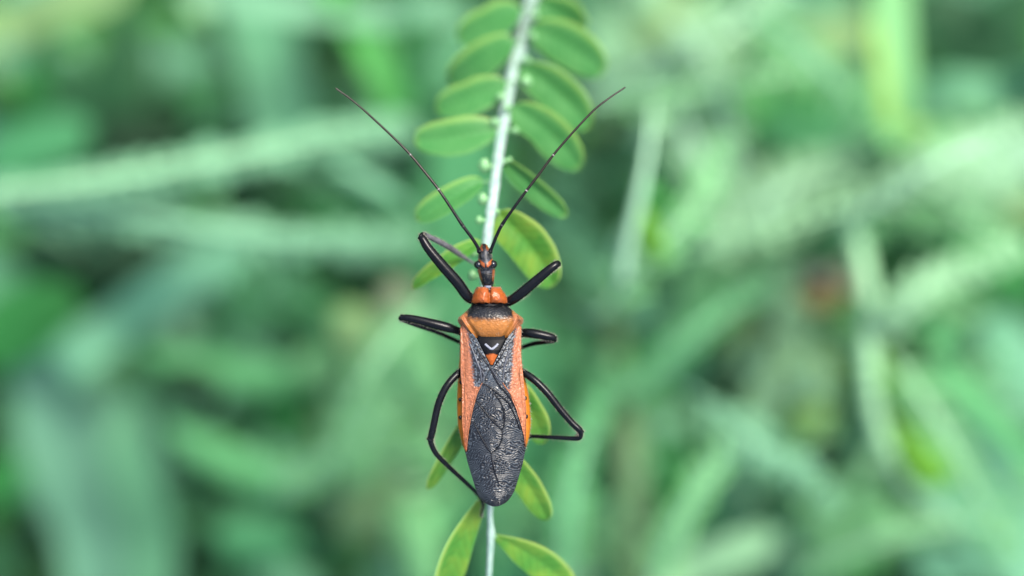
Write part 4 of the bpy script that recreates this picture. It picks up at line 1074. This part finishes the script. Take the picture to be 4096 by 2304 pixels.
# front right
leg([(2000, 1205, -1.0, 0.34), (2025, 1208, -0.5, 0.34), (2050, 1198, -0.1, 0.37), (2095, 1165, 0.2, 0.39), (2150, 1118, 0.4, 0.36), (2195, 1080, 0.5, 0.33), (2222, 1060, 0.45, 0.29), (2233, 1054, 0.2, 0.25),
     (2226, 1060, -0.3, 0.2), (2180, 1096, -1.3, 0.17), (2110, 1150, -2.4, 0.16), (2040, 1205, -3.3, 0.13), (1975, 1235, -3.9, 0.09)], 7, 460)
# middle left
leg([(1900, 1345, -1.3, 0.3), (1855, 1332, -1.0, 0.28), (1828, 1322, -0.8, 0.27), (1790, 1310, -0.6, 0.36), (1740, 1297, -0.5, 0.36), (1680, 1282, -0.5, 0.31), (1630, 1272, -0.6, 0.27), (1604, 1270, -0.8, 0.24),
     (1606, 1276, -1.15, 0.18), (1660, 1298, -1.6, 0.165), (1740, 1326, -2.2, 0.16), (1820, 1360, -2.9, 0.15), (1890, 1395, -3.5, 0.13), (1930, 1410, -3.9, 0.08)], 7, 460)
# middle right
leg([(2030, 1345, -1.3, 0.3), (2065, 1338, -1.0, 0.30), (2092, 1332, -0.8, 0.33), (2130, 1334, -0.6, 0.36), (2170, 1341, -0.55, 0.33), (2205, 1349, -0.6, 0.28), (2220, 1355, -0.8, 0.24),
     (2216, 1362, -1.15, 0.18), (2180, 1368, -1.6, 0.165), (2130, 1376, -2.2, 0.16), (2080, 1392, -2.9, 0.15), (2020, 1410, -3.5, 0.13), (1985, 1415, -3.9, 0.08)], 6, 420)
# hind left
leg([(1900, 1480, -1.4, 0.3), (1860, 1482, -0.9, 0.28), (1832, 1495, -0.5, 0.28), (1796, 1532, -0.2, 0.27), (1770, 1575, -0.1, 0.27), (1750, 1630, -0.1, 0.265), (1737, 1690, -0.1, 0.26), (1726, 1740, -0.15, 0.26), (1720, 1760, -0.25, 0.28),
     (1725, 1775, -0.4, 0.20), (1745, 1815, -0.6, 0.19), (1790, 1862, -1.1, 0.175), (1850, 1918, -1.9, 0.16), (1905, 1970, -2.9, 0.14), (1926, 2000, -3.6, 0.12), (1933, 2028, -3.9, 0.085), (1926, 2050, -3.9, 0.075), (1925, 2068, -3.9, 0.05)], 8, 640)
# hind right
leg([(2030, 1480, -1.4, 0.3), (2068, 1482, -0.9, 0.28), (2096, 1492, -0.5, 0.28), (2140, 1522, -0.2, 0.28), (2190, 1572, -0.1, 0.275), (2240, 1636, -0.1, 0.265), (2285, 1688, -0.1, 0.25), (2316, 1718, -0.1, 0.25), (2326, 1732, -0.2, 0.25),
     (2318, 1748, -0.35, 0.22), (2300, 1754, -0.5, 0.175), (2240, 1751, -0.9, 0.16), (2180, 1748, -1.4, 0.15), (2120, 1746, -2.0, 0.14), (2050, 1760, -3.0, 0.13), (1990, 1790, -3.8, 0.09)], 8, 560)

# short pale hairs on head, pronotum and along the wing margins
k = 700
sel = nrng.integers(0, ny_ * nx_, k)
yv = Y.ravel()[sel]; uvv = np.abs(U.ravel()[sel]); keep = (nrng.random(k) < np.where((yv > 1226) & (yv < 1285), 1.0, np.where(uvv > 0.9, 0.9, 0.12)))
sel = sel[keep]
bs = Vp[sel]; dr = bs - np.array(P(1960, 1250, -1.0)); dr /= np.linalg.norm(dr, axis=1)[:, None]
hair_obj(pron, bs, dr + nrng.normal(0, 0.35, dr.shape), nrng.uniform(0.12, 0.3, len(sel)), 0.009, m_hair)
body = bpy.data.objects['body']
hb = np.where((uv[:, 1] < 1140) & (V[:, 2] > -0.4))[0] if len(uv) == len(V) else []
hb = nrng.choice(hb, 420); bs = V[hb]
dr = np.stack([(px[hb] - axis[hb]) * 0.03, np.full(len(hb), 0.2), np.full(len(hb), 0.5)], 1)
hair_obj(body, bs, dr + nrng.normal(0, 0.3, dr.shape), nrng.uniform(0.08, 0.2, len(hb)), 0.009, m_hair)
yb = nrng.uniform(1310, 1830, 320); sd2 = nrng.choice([-1, 1], 320)
xb = np.where(sd2 < 0, np.interp(yb, T[:, 0], T[:, 1]), np.interp(yb, T[:, 0], T[:, 2]))
bs = np.array([P(a, b, float(c_)) for a, b, c_ in zip(xb, yb, nrng.uniform(-0.6, 0.1, 320))])
hair_obj(body, bs, np.stack([sd2 * 1.0, nrng.normal(0, 0.4, 320), nrng.normal(0.2, 0.3, 320)], 1), nrng.uniform(0.12, 0.26, 320), 0.009, m_hair)
